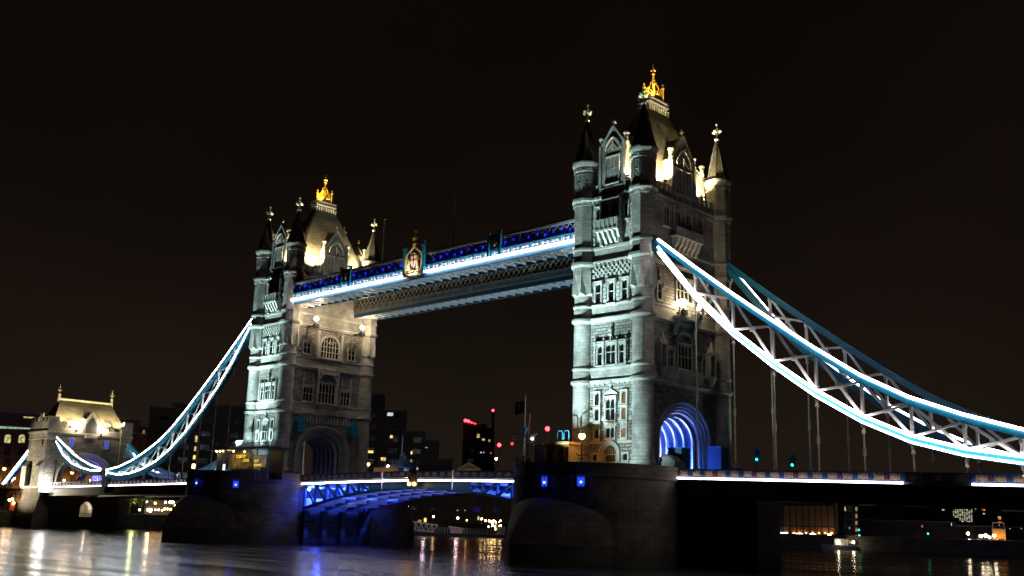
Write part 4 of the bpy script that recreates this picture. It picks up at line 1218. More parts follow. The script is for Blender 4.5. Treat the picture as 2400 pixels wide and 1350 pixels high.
# ------------------------------------------------------------------ bascule leaves
BLUEW2 = glow('bright_blue_lamp', (.25,.35,1), 14)
def leaf(xr, sx, label):
    """xr: pier face; sx: direction towards the middle"""
    L_ = (XM-xr)*sx
    t = thing('bascule_leaf', label, 'bascule', (xr, 0, 9.0), "opening leaves of the middle span")
    X = lambda d: xr+sx*d
    zt = lambda d: 11.15+.45*sin(min(1, d/L_)*pi/2)          # top of the girder
    zb = lambda d: 6.5+3.6*(1-(1-min(1, d/L_))**2.0)          # curved lower chord
    ds = [L_*k/10 for k in range(11)]
    for gi, y in enumerate((-7.2, -2.4, 2.4, 7.2)):
        m = MB()
        for a, b in zip(ds, ds[1:]):
            m.beam((X(a),y,zb(a)+.2),(X(b),y,zb(b)+.2),.62,.4); m.beam((X(a),y,zt(a)-.2),(X(b),y,zt(b)-.2),.55,.4)
        for k, d in enumerate(ds[:7]):
            m.beam((X(d+.25),y,zb(d+.25)+.3),(X(d+.25),y,zt(d)-.3),.3,.42)
            if k < 6: m.beam((X(d+.3),y,zt(d)-.3),(X(ds[k+1]+.1),y,zb(ds[k+1])+.3),.26,.36)
        m.loft([[(X(d),y-.08,zb(d)+.3),(X(d),y+.08,zb(d)+.3),(X(d),y+.08,zt(d)-.3),(X(d),y-.08,zt(d)-.3)] for d in ds[6:]])
        m.build('girder', TEALD, t)
    m = MB()
    for k, d in enumerate(ds):
        for ya, yb in ((-7.1,-2.3),(-2.5,2.5),(2.3,7.1)):
            m.box(X(d)-.1, X(d)+.1, ya, yb, max(zb(d)+.05, zt(d)-2.6 if k == 0 else zb(d)+.05), zb(d)+.75)
            m.box(X(d)-.12, X(d)+.12, ya, yb, zt(d)-.7, zt(d)-.05)
    for k in range(9):
        for ya, yb in ((-6.9,-2.7),(-2.1,2.1),(2.7,6.9)):
            a, b = ds[k], ds[k+1]
            m.add([(X(a+.5),ya,zb(a+.5)+.48),(X(b-.15),ya,zb(b-.15)+.48),(X(b-.15),yb,zb(b-.15)+.48),(X(a+.5),yb,zb(a+.5)+.48)], [(0,1,2,3)])
            m.beam((X(a),ya,zb(a)+.3),(X(b),yb,zb(b)+.3),.12,.12)
    m.build_parts('floor_panel', WHITE, t)
    m = MB(); m.loft([[(X(d),-7.9,zt(d)),(X(d),7.9,zt(d)),(X(d),7.9,zt(d)+.2),(X(d),-7.9,zt(d)+.2)] for d in ds]); m.build('roadway', ASPH, t)
    zf = lambda x: zt((x-xr)*sx)+.28
    for y, o in ((-7.75, -1), (7.75, 1)):
        m = MB(); m.loft([[(X(d),y-.05*o,zt(d)-.28),(X(d),y+.12*o,zt(d)-.28),(X(d),y+.12*o,zt(d)+.30),(X(d),y-.05*o,zt(d)+.30)] for d in ds]); m.build('fascia', WHITE, t)
        m = MB()
        for a, b in zip(ds, ds[1:]): m.beam((X(a),y+.22*o,zt(a)-.12),(X(b if b < L_ else b-.7),y+.22*o,zt(b)-.12),.14,.2)
        if o < 0: m.build('led_strip', LED, t)
        parapet(t, X(0), X(L_-.35), y, o, zf, led=False)
    m = MB(); m.ball((X(1.9),-7.6,10.1), .32); m.build('web_lamp', BLUEW2 if sx > 0 else BLUEL, t)
    # floods under the pier end shining along the soffit
    for y, col, pw in ((-4.8, (.04,.10,1), 22000), (0, (.45,.47,1), 13000), (4.8, (.04,.10,1), 16000)):
        m = MB(); m.box(X(.2)-.25, X(.2)+.25, y-.3, y+.3, 4.6, 4.9); m.build('flood_housing', DARK, t)
        m = MB(); m.box(X(.2)-.3, X(.2)+.3, y-.35, y+.35, 4.3, 4.59); m.beam((X(.2),y,4.4),(X(-3.2),y,4.4),.2,.2); m.build('lamp_bracket', DARK, t)
        lamp('flood_light', 'SPOT', (X(.5), y, 5.1), col, pw, t, (X(13), y, 9.4), 44, .8, .2)
    # blue floods on the pier end and along the web
    for y, d_ in ((-5.0, 1.6), (0, 1.6), (5.0, 1.6)):
        m = MB(); m.box(X(d_)-.2, X(d_)+.2, y-.25, y+.25, 10.3, 10.6); m.build('flood_lamp', BLUEL, t)
        lamp('flood_light', 'POINT', (X(d_+.4), y, 9.9), (.03,.07,1), 4200, t, size=.25)
        lamp('flood_light', 'POINT', (X(d_+9), y*.96, zb(d_+9)-.4 if False else zb(d_+9)+1.0), (.03,.08,1), 700, t, size=.2)
    return t
leaf_f = leaf(-82.3+10.65, 1, "left bascule leaf, its underside girders lit bright blue")
leaf_n = leaf(-10.65, -1, "right bascule leaf with blue lattice web next to the dark pier")
m1_ = on_y(893, 1140, -8.3); m2_ = on_y(1058, 1140, -8.3)
for p, lab in ((m1_, "thin white gauge post on the left leaf parapet"), (m2_, "thin white gauge post on the right leaf parapet")):
    t = thing('gauge_post', lab, 'post', (p.x, -8.25, 10.2), "gauge posts on the bascule leaves")
    m = MB(); m.box(p.x-.12, p.x+.12, -8.35, -8.15, 10.0, 12.9); m.build('post', WHITE, t)
    m = MB(); m.box(p.x-.2, p.x+.2, -8.4, -8.1, 12.9, 13.0); m.build('cap', GREY, t)
t = thing('navigation_light', "pair of amber lamps under the meeting point of the two leaves", 'navigation light', (XM, -8.2, 10.6))
m = MB(); m.box(XM-1.1, XM+1.1, -8.2, -8.0, 10.55, 12.5); m.build('bracket', DARK, t)
for q in (-.6, .6):
    m = MB(); m.ball((XM+q,-8.4,10.9), .28); m.build('lamp', SODIUM, t)
    lamp('lamp_light', 'POINT', (XM+q,-8.9,10.8), (1,.5,.12), 30, t, size=.2)

# ------------------------------------------------------------------ shore tower (left)
AX = -182.0
ab = thing('shore_tower', "low stone shore tower with steep lit roof, battlements and wide road arch", 'gatehouse tower', (AX, 0, ZW))
m = MB()       # base: battered blocks each side and wall with arched opening below the deck
for s in (-1, 1):
    y0, y1 = s*10.9, s*8.2
    m.loft([[(AX-5.2,y0-(-s)*1.6*0+s*1.7,-1),(AX+5.6,y0+s*1.7,-1),(AX+5.6,y1,-1),(AX-5.2,y1,-1)],[(AX-5.2,y0+s*1.2,3.5),(AX+5.5,y0+s*1.2,3.5),(AX+5.5,y1,3.5),(AX-5.2,y1,3.5)],[(AX-5.2,y0,9.2),(AX+5.4,y0,9.2),(AX+5.4,y1,9.2),(AX-5.2,y1,9.2)],[(AX-5.2,y0,10.2),(AX+5.4,y0,10.2),(AX+5.4,y1,10.2),(AX-5.2,y1,10.2)]], 0)
    m.box(AX-5.35, AX+5.55, min(y0+s*.15,y1), max(y0+s*.15,y1), 10.2, 10.7, 2)
a0 = [(1.6, 3.6)]+pointed(1.6, 2.0, 0, 5.4, 6)+[(-1.6, 3.6)]
YC = 1.2
n_ = len(a0)
tl = [(8.2-16.4*i/(n_-1), 9.6) for i in range(n_)]
m.strip([(AX+5.0, u+YC, z) for u, z in a0], [(AX+5.0, u, z) for u, z in tl], 0)
m.box(AX+4.6, AX+5.0, 1.6+YC, 8.2, -1, 3.6, 0) ; m.box(AX+4.6, AX+5.0, -8.2, -1.6+YC, -1, 3.6, 0); m.box(AX+4.6, AX+5.0, -1.6+YC, 1.6+YC, -1, 3.58, 0)
m.add([(AX+5.0,8.2,3.6),(AX+5.0,1.6+YC,3.6),(AX+5.0,8.2,9.6)], [(0,1,2)]); m.add([(AX+5.0,-8.2,3.6),(AX+5.0,-1.6+YC,3.6),(AX+5.0,-8.2,9.6)], [(0,1,2)])
m.build('base', [PIER, RUB, TRIM], ab)
m = MB()
m.strip([(AX+5.0,u+YC,z) for u,z in a0], [(AX+1.2,u+YC,z) for u,z in a0])
m.add([(AX+1.2,u+YC,z) for u,z in a0], [tuple(range(n_))]); m.box(AX+1.2, AX+5, -1.6+YC, 1.6+YC, 3.5, 3.6)
pa_ = m.build('passage', TRIM, ab)
lamp('passage_light', 'POINT', (AX+3.6, YC+.6, 5.9), (1,.82,.6), 90, pa_, size=.15)
m = MB()
for z in (4.35,): m.box(AX+4.4, AX+4.5, -1.6+YC, 1.6+YC, z, z+.1)
for k in range(7): m.box(AX+4.4, AX+4.5, -1.5+YC+k*.5, -1.46+YC+k*.5, 3.6, 4.4)
m.build('railing', DARK, pa_)
def shore_face(sgn):
    T_ = lambda p: (AX+sgn*(5.0+p[1]), p[0], p[2])
    f = MB(); f.T = T_
    NA = 26
    ins = arc_pts(7.3, 6.6, 0, 12.6, NA)
    f.strip([(u, 0, z) for u, z in ins], [(8.4-16.8*i/NA, 0, 23.6) for i in range(NA+1)], 1)
    for s in (-1, 1): f.box(s*7.3, s*8.4, -.4, 0, 10.7, 12.6, 1); f.add([(s*7.3,0,12.6),(s*8.4,0,12.6),(s*8.4,0,23.6)], [(0,1,2)], 1)
    f.box(-8.4, 8.4, -.4, .25, 23.6, 23.95, 2); f.box(-8.4, 8.4, -.4, .45, 23.95, 24.25, 2); f.box(-8.4, 8.4, -.4, .1, 24.25, 25.4, 0)
    u = -6.6
    while u < 6.2:
        if abs(u+.45) > 2.6: f.box(u, u+.8, -.4, .12, 25.4, 26.1, 0)
        u += 1.5
    f.build('arch_wall', [ASH, RUB, TRIM], ab)
    g = MB(); g.T = T_
    for i in range(4):
        h0, r0, w0 = 7.6-.45*i, 6.9-.42*i, .2-.4*i
        h1, r1, w1 = 7.6-.45*(i+1), 6.9-.42*(i+1), .2-.4*(i+1)
        pa2 = lambda h, r: [(h, 10.7)]+arc_pts(h, r, 0, 12.6, NA)+[(-h, 10.7)]
        g.strip([(u, w0, z) for u, z in pa2(h0, r0)], [(u, w0, z) for u, z in pa2(h1+.1, r1+.1)])
        g.strip([(u, w0, z) for u, z in pa2(h1+.1, r1+.1)], [(u, w1, z) for u, z in pa2(h1, r1)])
        if i == 0: g.strip([(u, 0, z) for u, z in pa2(h0, r0)], [(u, w0, z) for u, z in pa2(h0, r0)])
    g.build('arch_moulding', TRIM, ab)
    for u in (-4.6, 4.6):
        fr = MB(); fr.T = T_
        fr.box(u-.65, u-.4, 0, .2, 20.6, 22.9); fr.box(u+.4, u+.65, 0, .2, 20.6, 22.9); fr.box(u-.4, u+.4, 0, .2, 22.7, 22.9); fr.box(u-.4, u+.4, 0, .2, 20.6, 20.8)
        o = fr.build('window', TRIM, ab)
        pn = MB(); pn.T = T_; pn.box(u-.4, u+.4, -.1, .03, 20.8, 22.7); pn.build('pane', BLUEGL, o)
    d = MB(); d.T = T_      # middle gable and two small dormers
    poly(d, [(-2.0,24.3),(2.0,24.3),(2.0,26.9),(0,29.6),(-2.0,26.9)], -.3, .3, 0)
    for s in (-1, 1):
        d.beam((s*2.15,.1,26.8),(0,.1,29.8),.7,.3,1); d.box(s*2.0,s*2.45,-.4,.4,24.3,27.6,0); d.box(s*1.9,s*2.55,-.5,.5,27.6,27.95,1)
    d.box(-1.5, 1.5, .25, .9, 23.2, 23.5, 1); d.box(-1.4, 1.4, .7, .85, 23.5, 24.4, 1)
    o = d.build('gable', [ASH, TRIM], ab)
    r = MB(); r.T = T_
    for s in (-1, 1): r.prism([(s*2.1,-.3,26.7),(0,-.3,29.5),(0,-.3,29.3),(s*2.1,-.3,26.5)], [(s*2.1,-3.6,26.7),(0,-3.6,29.5),(0,-3.6,29.3),(s*2.1,-3.6,26.5)])
    r.build('gable_roof', SLATE, o)
    q = MB(); q.T = T_; poly(q, [(-1.5,24.4),(1.5,24.4),(1.5,26.6),(0,28.6),(-1.5,26.6)], .3, .36); q.build('dark_panel', DARK, o)
    for u in (-4.9, 4.9):
        dm = MB(); dm.T = T_
        dm.box(u-.8, u+.8, -2.4, -.9, 25.2, 27.2, 0)
        dm.prism([(u-.95,-.75,27.1),(u+.95,-.75,27.1),(u+.95,-.75,27.25),(u-.95,-.75,27.25)], [(u-.6,-3.2,29.3),(u+.6,-3.2,29.3),(u+.6,-3.2,29.45),(u-.6,-3.2,29.45)], 1)
        for a in (-.5, 0, .5): dm.box(u+a-.06, u+a+.06, -.9, -.82, 25.6, 26.9, 0)
        dm.build('dormer', [WHITE, SLATE], ab)
for s_ in (1, -1): shore_face(s_)
vt = MB()
A1 = [(6.1,10.7)]+arc_pts(5.8,5.2,0,12.6,26)+[(-6.1,10.7)]
vt.strip([(AX-3.6,u,z) for u,z in A1], [(AX+3.6,u,z) for u,z in A1])
for k in range(6):
    x = AX-3+k*1.2
    A2 = [(5.8,10.7)]+arc_pts(5.4,4.8,0,12.6,26)+[(-5.8,10.7)]
    vt.strip([(x-.15,u,z) for u,z in A1], [(x-.15,u,z) for u,z in A2]); vt.strip([(x+.15,u,z) for u,z in A1], [(x+.15,u,z) for u,z in A2]); vt.strip([(x-.15,u,z) for u,z in A2], [(x+.15,u,z) for u,z in A2])
va = vt.build('arch_vault', WHITE, ab)
for s in (-1, 1): lamp('vault_light', 'POINT', (AX+.5, s*3.5, 12.2), (.13,.11,1), 2400, va, size=.3)
# corner blocks with battlements
for sy in (-1, 1):
    m = MB()
    y0, y1 = sorted((sy*10.9, sy*8.2))
    m.box(AX-5.4, AX+5.4, y0, y1, 10.7, 22.2, 1)
    m.box(AX-5.6, AX+5.6, y0-.2, y1+.2, 22.2, 22.5, 2); m.box(AX-5.5, AX+5.5, y0-.1, y1+.1, 22.5, 23.9, 0); m.box(AX-5.8, AX+5.8, y0-.4, y1+.4, 23.9, 24.3, 2)
    m.box(AX-5.5, AX+5.5, y0-.1, y1+1.0 if sy < 0 else y1+.1, 24.3, 26.8, 0)
    yf = sy*10.9
    for i in range(9):        # corbel chequer under the cornice
        for j in range(4): m.box(AX-3.2+i*.72+(.3 if j % 2 else 0), AX-2.85+i*.72+(.3 if j % 2 else 0), *sorted((yf, yf+sy*(.2+.05*j))), 20.2+j*.45, 20.55+j*.45, 2)
    for x0 in (-5.4, 2.6):        # stepped buttresses
        m.loft([[(AX+x0,yf,10.7),(AX+x0+2.8,yf,10.7),(AX+x0+2.8,yf+sy*1.0,10.7),(AX+x0,yf+sy*1.0,10.7)],[(AX+x0,yf,15.6),(AX+x0+2.8,yf,15.6),(AX+x0+2.8,yf+sy*1.0,15.6),(AX+x0,yf+sy*1.0,15.6)],[(AX+x0,yf,16.8),(AX+x0+2.8,yf,16.8),(AX+x0+2.8,yf+sy*.15,16.8),(AX+x0,yf+sy*.15,16.8)]], 0)
    for k in range(6):
        x = AX-5.5+k*2.0
        m.box(x, x+1.1, *sorted((sy*11.0, sy*10.55)), 26.8, 27.9, 0)
        if k in (0, 5): m.box(x+.01, x+1.09, *sorted((sy*10.55, sy*8.4)), 26.8, 27.9, 0)
    m.build('corner_block', [ASH, RUB, TRIM], ab)
    st = MB()          # seated beast on the parapet
    st.tube([(AX-.8,sy*10.7,26.9),(AX-.3,sy*10.7,27.6),(AX+.4,sy*10.7,28.3),(AX+.7,sy*10.7,28.9),(AX+1.0,sy*10.7,29.0)], [.45,.6,.45,.35,.2], 8)
    st.tube([(AX+.2,sy*10.7,28.2),(AX-.4,sy*10.7,29.0),(AX-.9,sy*10.7,28.8)], [.2,.15,.08], 6)
    st.build('statue', TRIM, ab)
m = MB()
R_ = lambda hx, hy, z: [(AX-hx,-hy,z),(AX+hx,-hy,z),(AX+hx,hy,z),(AX-hx,hy,z)]
m.loft([R_(4.2,9.4,24.0), R_(4.1,9.2,25.8), R_(3.3,8.6,28.0), R_(1.5,7.4,31.0), R_(.45,6.9,32.4)])
rf = m.build('roof', SLATE, ab)
m = MB(); m.box(AX-.3, AX+.3, -6.9, 6.9, 32.4, 32.9); m.box(AX-.45, AX+.45, -6.95, 6.95, 32.9, 33.05)
for k in range(34): m.box(AX-.06, AX+.06, -6.8+k*.4, -6.6+k*.4, 33.05, 33.35)
m.build('ridge_cresting', FINIAL, rf)
for s in (-1, 1):
    m = MB(); c = (AX, s*7.0)
    m.lathe(c, [(.5,31.8),(.42,32.8),(.3,33.9),(.45,34.0),(.45,34.15),(.12,34.3),(.1,36.0),(.04,36.6)], 10)
    m.box(AX-.55, AX+.55, s*7-.1, s*7+.1, 35.0, 35.2); m.box(AX-.1, AX+.1, s*7-.55, s*7+.55, 35.0, 35.2); m.ball((AX,s*7,35.8),.22,0,8,5); m.ball((AX,s*7,34.7),.25,0,8,5)
    m.build('finial', FINIAL, rf)

# ------------------------------------------------------------------ floodlights on the towers
def flood(name_label, loc, target, color, power, spot, blend=.6, head=.35, lens=None, size=.12, group="floodlights", post=None, name='floodlight'):
    t = thing(name, name_label, 'floodlight', loc, group)
    loc = Vector(loc); d = (Vector(target)-loc).normalized()
    m = MB()
    sd = d.cross(Vector((0,0,1))).normalized(); u = sd.cross(d)
    r = lambda c, s: [c-sd*s-u*s*.7, c+sd*s-u*s*.7, c+sd*s+u*s*.7, c-sd*s+u*s*.7]
    m.loft([r(loc-d*head*1.2, head*.55), r(loc-d*.05, head)])
    m.build('housing', DARK, t)
    if lens:
        m = MB(); m.loft([r(loc-d*.05, head*.9), r(loc+d*.01, head*.9)]); m.build('lens', lens, t)
    m = MB(); m.beam(loc-d*head*.7-Vector((0,0,head)), loc-d*head*.7+Vector((0,0,-head-(post or .15))), .12, .12); m.box(loc.x-.25, loc.x+.25, loc.y-.25, loc.y+.25, loc.z-2*head-(post or .15)-.05, loc.z-2*head-(post or .15)+.02)
    m.build('bracket', DARK, t)
    lamp('flood_beam', 'SPOT', loc+d*.08, color, power, t, target, spot, blend, size)
    return t
GRN = (.62, .95, 1.0)
WRM = (1.0, .79, .43)
GF = "floodlights aimed at the tower fronts"
# pier noses: green-white floods on the two river fronts
flood("floodlight on the nearer pier nose aimed high at the tower front", (-6.2,-19.5,12.6), (0,-9.5,49), GRN, 98000, 36, .8, group=GF)
flood("floodlight on the nearer pier nose aimed at the middle storeys", (-5.2,-19.8,12.6), (0.5,-9.5,31), GRN, 46000, 72, 1, group=GF)
flood("floodlight on the nearer pier right of the doorway", (3.4,-20.6,12.6), (4.6,-10,17), GRN, 8000, 60, .9, group=GF)
flood("floodlight on the kiosk canopy aimed high at the farther tower front", (-82.3-5.2,-16.6,18.6), (-82.3,-9.5,49), GRN, 74000, 38, .8, group=GF)
flood("floodlight on the kiosk canopy aimed at the middle storeys", (-82.3-4.2,-16.8,18.6), (-82.3,-9.5,34), GRN, 30000, 60, .9, group=GF)
flood("floodlight on the kiosk canopy close to the farther tower front", (-82.3-1.0,-15.2,18.0), (-82.3-.2,-9.5,21), GRN, 8000, 120, .8, group=GF)
flood("floodlight on the far end of the nearer pier grazing the back corner", (9.2,18.5,12.6), (6.3,10.5,22), GRN, 3500, 50, .9, group=GF)
flood("floodlight on the far end of the farther pier grazing the back corner", (-82.3+9.2,18.5,12.6), (-82.3+6.3,10.5,24), GRN, 3500, 50, .9, group=GF)
flood("floodlight low on the farther pier right of the kiosk", (-75.6,-17.2,12.6), (-77.2,-10.5,19), GRN, 9500, 70, .9, group=GF)
GU = "floodlights aimed up at the walkways"
for sy, w1 in ((-1,"nearer"),(1,"farther")):
    flood("floodlight on the farther pier aimed up at the %s walkway soffit" % w1, (-73.2, sy*8.0, 13.2), (-52, sy*7.6, 44.2), GRN, 13000, 75, .9, group=GU)
    flood("floodlight on the nearer pier aimed up at the %s walkway soffit" % w1, (-9.2, sy*8.0, 13.2), (-30, sy*7.6, 44.2), GRN, 13000, 75, .9, group=GU)
# warm floods in the roof gutters
GW = "warm floodlights in the roof gutters"
for cx, nm in ((0, "nearer"), (-82.3, "farther")):
    for sx, sy, w1 in ((1,-1,"front right"),(1,1,"back right"),(-1,-1,"front left"),(-1,1,"back left")):
        flood("warm roof floodlight on the %s gutter of the %s tower" % (w1, nm), (cx+sx*5.62, sy*4.9, 52.75), (cx+sx*3.0, sy*4.4, 58.5), WRM, 15000 if sx > 0 else 3500, 125, .6, .26, group=GW)
    for sy, w1 in ((-1,"front"),(1,"back")):
        flood("warm floodlight beside the %s gable of the %s tower roof" % (w1, nm), (cx+2.95, sy*9.9, 52.75), (cx+2.2, sy*5.5, 58), WRM, 4200, 120, .6, .24, group=GW)
        # finial spots, angled at the gilded crosses
    for (fx, fy, w1, pw) in ((5.1,9.22,"back right",20000),(5.1,-9.22,"front right",9000),(-5.1,-9.22,"front left",9000)):
        flood("finial spotlight aimed at the %s spire of the %s tower" % (w1, nm), (cx+fx*.80, fy*.80, 56.6), (cx+fx, fy, 64.2), (1,.95,.72), pw, 24, .5, .16, group="spotlights on the spire crosses")
    for sx, sy, w1 in ((1,-1,"right front"),(-1,1,"left back"),(1,1,"right back")):
        flood("golden spotlight on the %s edge of the crown platform of the %s tower" % (w1, nm), (cx+sx*1.0, sy*2.3, 67.75), (cx, 0, 69.8), (1,.62,.14), 2200, 90, .6, .12, group="golden spotlights below the crowns")
# star-bright lamps under the walkways and on the land face
LAMPB = DARK
def wall_lamp(label, p, n, pw, target, spot=120, r=.42, group=None):
    t = thing('wall_floodlight', label, 'floodlight', p, group)
    p = Vector(p); n = Vector(n)
    m = MB(); m.box(p.x-.45, p.x+.45, p.y-.45, p.y+.45, p.z-1.7, p.z-1.0); m.beam(p-Vector((0,0,1.0)), p-Vector((0,0,.3)), .25, .25); m.beam(p-Vector((0,0,1.3)), p-n*2.6-Vector((0,0,1.3)), .25, .3); m.build('bracket', LAMPB, t)
    m = MB(); m.ball(p, r, 0, 14, 8); m.build('bulb', WARMW, t)
    lamp('lamp_light', 'POINT', p+n*(r+.25), (1,.80,.50), pw, t, size=.3)
    return t
GL_ = "bright lamps under the walkway ends"
wall_lamp("left star-bright lamp under the walkway on the farther tower", (-82.3+7.9,-5.4,41.9), (1,0,0), 1500, None, group=GL_)
wall_lamp("right star-bright lamp under the walkway on the farther tower", (-82.3+7.9,5.6,41.9), (1,0,0), 1500, None, group=GL_)
GL2 = "bright lamps on the balcony of the nearer tower"
wall_lamp("larger left lamp on the land side balcony of the nearer tower", (6.35,-1.75,35.6), (1,0,0), 260, None, 120, .55, GL2)
wall_lamp("smaller right lamp on the land side balcony of the nearer tower", (6.35,1.9,35.6), (1,0,0), 180, None, 120, .4, GL2)
# road arch lights of the nearer tower
t = thing('arch_light', "blue and white lights inside the road arch of the nearer tower", 'light', (0, 0, 11.6))
m = MB()
for x in (-2.9, -1.4, 0, 1.5, 2.9): m.box(x-.12, x+.12, 4.1, 4.45, 12.2, 12.5)
m.build('blue_fitting', BLUEL, t)
for x in (-2.2, 2.2): lamp('blue_light', 'POINT', (x, 2.6, 12.6), (.06,.18,1), 3000, t, size=.25)
lamp('blue_light', 'POINT', (0, -2.5, 12.6), (.06,.18,1), 2000, t, size=.25)
lamp('white_light', 'POINT', (-.7, 3.9, 12.9), (1,.88,.72), 2600, t, size=.15)
t = thing('arch_light', "faint blue light low in the road arch of the farther tower", 'light', (-82.3, 0, 11.6))
m = MB(); m.box(-82.4, -82.2, 3.9, 4.3, 12.0, 12.25); m.build('blue_fitting', BLUEL, t)
lamp('blue_light', 'POINT', (-80, 2.0, 12.3), (.04,.08,1), 10, t, size=.25)
# shore tower lights
GS_ = "lamps on the parapet of the shore tower"
def shore_lamp(label, px, py, r, pw):
    p = on_x(px, py, AX+6.2)
    t = thing('wall_floodlight', label, 'floodlight', p, GS_)
    m = MB(); m.beam(p-Vector((.2,0,.3)), p-Vector((.9,0,1.3)), .25, .25); m.box(p.x-1.2, p.x-.7, p.y-.3, p.y+.3, p.z-1.5, p.z-1.0); m.build('bracket', DARK, t)
    m = MB(); m.ball(p, r, 0, 12, 7); m.build('bulb', WARMW, t)
    lamp('lamp_light', 'POINT', p+Vector((.4,0,.7)), (1,.85,.55), pw, t, size=.3)
    return t
shore_lamp("large star-bright lamp left of the shore tower gable", 184, 997, .85, 1500)
shore_lamp("smaller lamp right of the shore tower gable", 241, 1010, .5, 900)
for y, w1 in ((-7.6,"left"),(-3.4,"left middle"),(3.6,"right middle"),(7.9,"right")):
    flood("warm floodlight in the %s gutter of the shore tower roof" % w1, (AX+5.9, y, 26.75), (AX+2.5, y*.95, 29.8), WRM, 3600, 120, .6, .3, group="roof floodlights of the shore tower")
flood("floodlight low on the quay lighting the shore tower flank", (-193, -20.0, 5.6), (AX+.5, -11, 14), (1,.86,.58), 46000, 75, .9, .4, group="quay floodlights", post=.6)
p = on_x(106, 1141, AX+6.0)
t = thing('deck_floodlight', "glaring white lamp at the shore end of the left deck", 'floodlight', p)
m = MB(); m.box(p.x-.9, p.x+.3, p.y-1.1, p.y+1.1, p.z-1.2, p.z+1.0); m.build('lamp_box', glow('glaring_white', (1,.97,.93), 14), t)
m = MB(); m.box(p.x-1.2, p.x-.9, p.y-.4, p.y+.4, p.z-2.4, p.z+.4); m.box(p.x-.9, p.x+.2, p.y-1.6, p.y+1.6, p.z-1.45, p.z-1.3); m.build('bracket', DARK, t)
lamp('lamp_light', 'POINT', (p.x+.9, p.y, p.z+1.6), (1,.95,.85), 900, t, size=.3)

# ------------------------------------------------------------------ things on the piers
def railing(m, pts, h=1.05, n=2, r=.05, posts=1.2):
    for a, b in zip(pts, pts[1:]):
        a = Vector(a); b = Vector(b)
        for k in range(n): m.beam(a+Vector((0,0,h*(k+1)/n)), b+Vector((0,0,h*(k+1)/n)), r*1.6, r*1.6)
        L_ = (b-a).length; c = max(1, int(L_/posts))
        for k in range(c+1): q = a+(b-a)*k/c; m.beam(q, q+Vector((0,0,h)), r*1.6, r*1.6)
# control cabin on the near pier (ochre, blue hoops on the roof)
DN = 151.0
p0 = at(1292, 1085, DN)
cb = thing('control_cabin', "ochre control cabin with flat roof on the nearer pier, left of the tower", 'cabin', (-9.8, -10.0, PFL))
def cabpt(px, py, y=-14.0): return on_y(px, py, y)
c0, c1 = cabpt(1276, 1080), cabpt(1332, 1080); zt_ = cabpt(1300, 1036).z
m = MB(); m.box(c0.x, c1.x, -14.0, -10.5, PFL, zt_-.35, 0); m.build('wall', OCHRE, cb)
m = MB(); m.box(c0.x-.3, c1.x+.3, -14.3, -10.2, zt_-.35, zt_-.15); m.box(c0.x-.15, c1.x+.15, -14.15, -10.35, zt_-.15, zt_); m.build('roof', OCHRE, cb)
W_ = c1.x-c0.x
for q in (.12, .62):
    m = MB(); x = c0.x+W_*q; m.box(x-.04, x+W_*.2+.04, -14.07, -14.0, zt_-2.6, zt_-.8); m.box(x, x+W_*.2, -14.085, -14.07, zt_-2.55, zt_-.85, 1); m.build('window', [OCHRE, GLASS], cb)
m = MB()
for q in (.45, .72):
    x = c0.x+W_*q; m.tube([(x,-13.6,zt_),(x,-13.6,zt_+1.2),(x+.12,-13.6,zt_+1.5),(x+.75,-13.6,zt_+1.5),(x+.87,-13.6,zt_+1.2),(x+.87,-13.6,zt_)], .07, 8)
m.build('roof_hoop', TEAL, cb)
m = MB(); m.box(c0.x-2.6, c0.x-.02, -13.2, -10.6, PFL, zt_-.2, 0); m.box(c0.x-2.9, c0.x-.03, -13.5, -10.3, zt_-.2, zt_, 0); m.build('side_room', DARK, cb)
m = MB()
for k in range(4): m.ball((c0.x-.35, -13.35, zt_-1.0-k*.5), .13, k % 2, 8, 5)
m.build('signal_lamp', [glow('dim_pink_lamp', (1,.15,.4), 3), glow('dim_white_lamp', (.9,.9,1), 2)], cb)
# mast with yard, radar, flag
pm = on_y(1228, 1060, -14.5); zt2 = on_y(1228, 928, -14.5).z
ms = thing('signal_mast', "white flagstaff with blue collar, yard arms and a blue flag on the nearer pier", 'mast', (pm.x, -14.5, PFL))
m = MB(); m.lathe((pm.x,-14.5), [(.13,PFL),(.12,18),(.06,zt2)], 10); m.build('pole', WHITE, ms)
m = MB(); m.ball((pm.x,-14.5,zt2), .12); m.build('knob', GOLD, ms)
m = MB(); zc = on_y(1228, 1005, -14.5).z; m.lathe((pm.x,-14.5), [(.15,zc-1.2),(.2,zc-.6),(.45,zc),(.45,zc+.15),(.15,zc+.3)], 10); m.build('collar', TEAL, ms)
zy = on_y(1228, 1020, -14.5).z
m = MB(); m.beam((pm.x-2.6,-14.5,zy+.3),(pm.x+2.2,-14.5,zy),.1,.1); m.beam((pm.x-2.6,-14.5,zy-.7),(pm.x+1.5,-14.5,zy-1.0),.1,.1)
for q in (-2.2,-1.2,1.0,1.8): m.beam((pm.x+q,-14.5,zy-.9),(pm.x+q,-14.5,zy+.2),.06,.06)
m.build('yard', GREY, ms)
m = MB(); m.ball((pm.x-2.2,-14.6,zy-1.1), .2); m.build('red_lantern', glow('dim_red_lamp', (1,.05,.06), 2.5), ms)
m = MB(); m.box(pm.x+.9, pm.x+1.9, -14.7, -14.3, zy-.25, zy+.1); m.box(pm.x+1.5, pm.x+2.3, -14.6, -14.4, zy+.05, zy+.2); m.build('camera', GREY, ms)
m = MB(); m.ball((pm.x+1.7,-14.75,zy-.55), .17); m.build('white_lantern', COOL, ms)
fl = MB(); zf_ = zt2-.6; n = 8
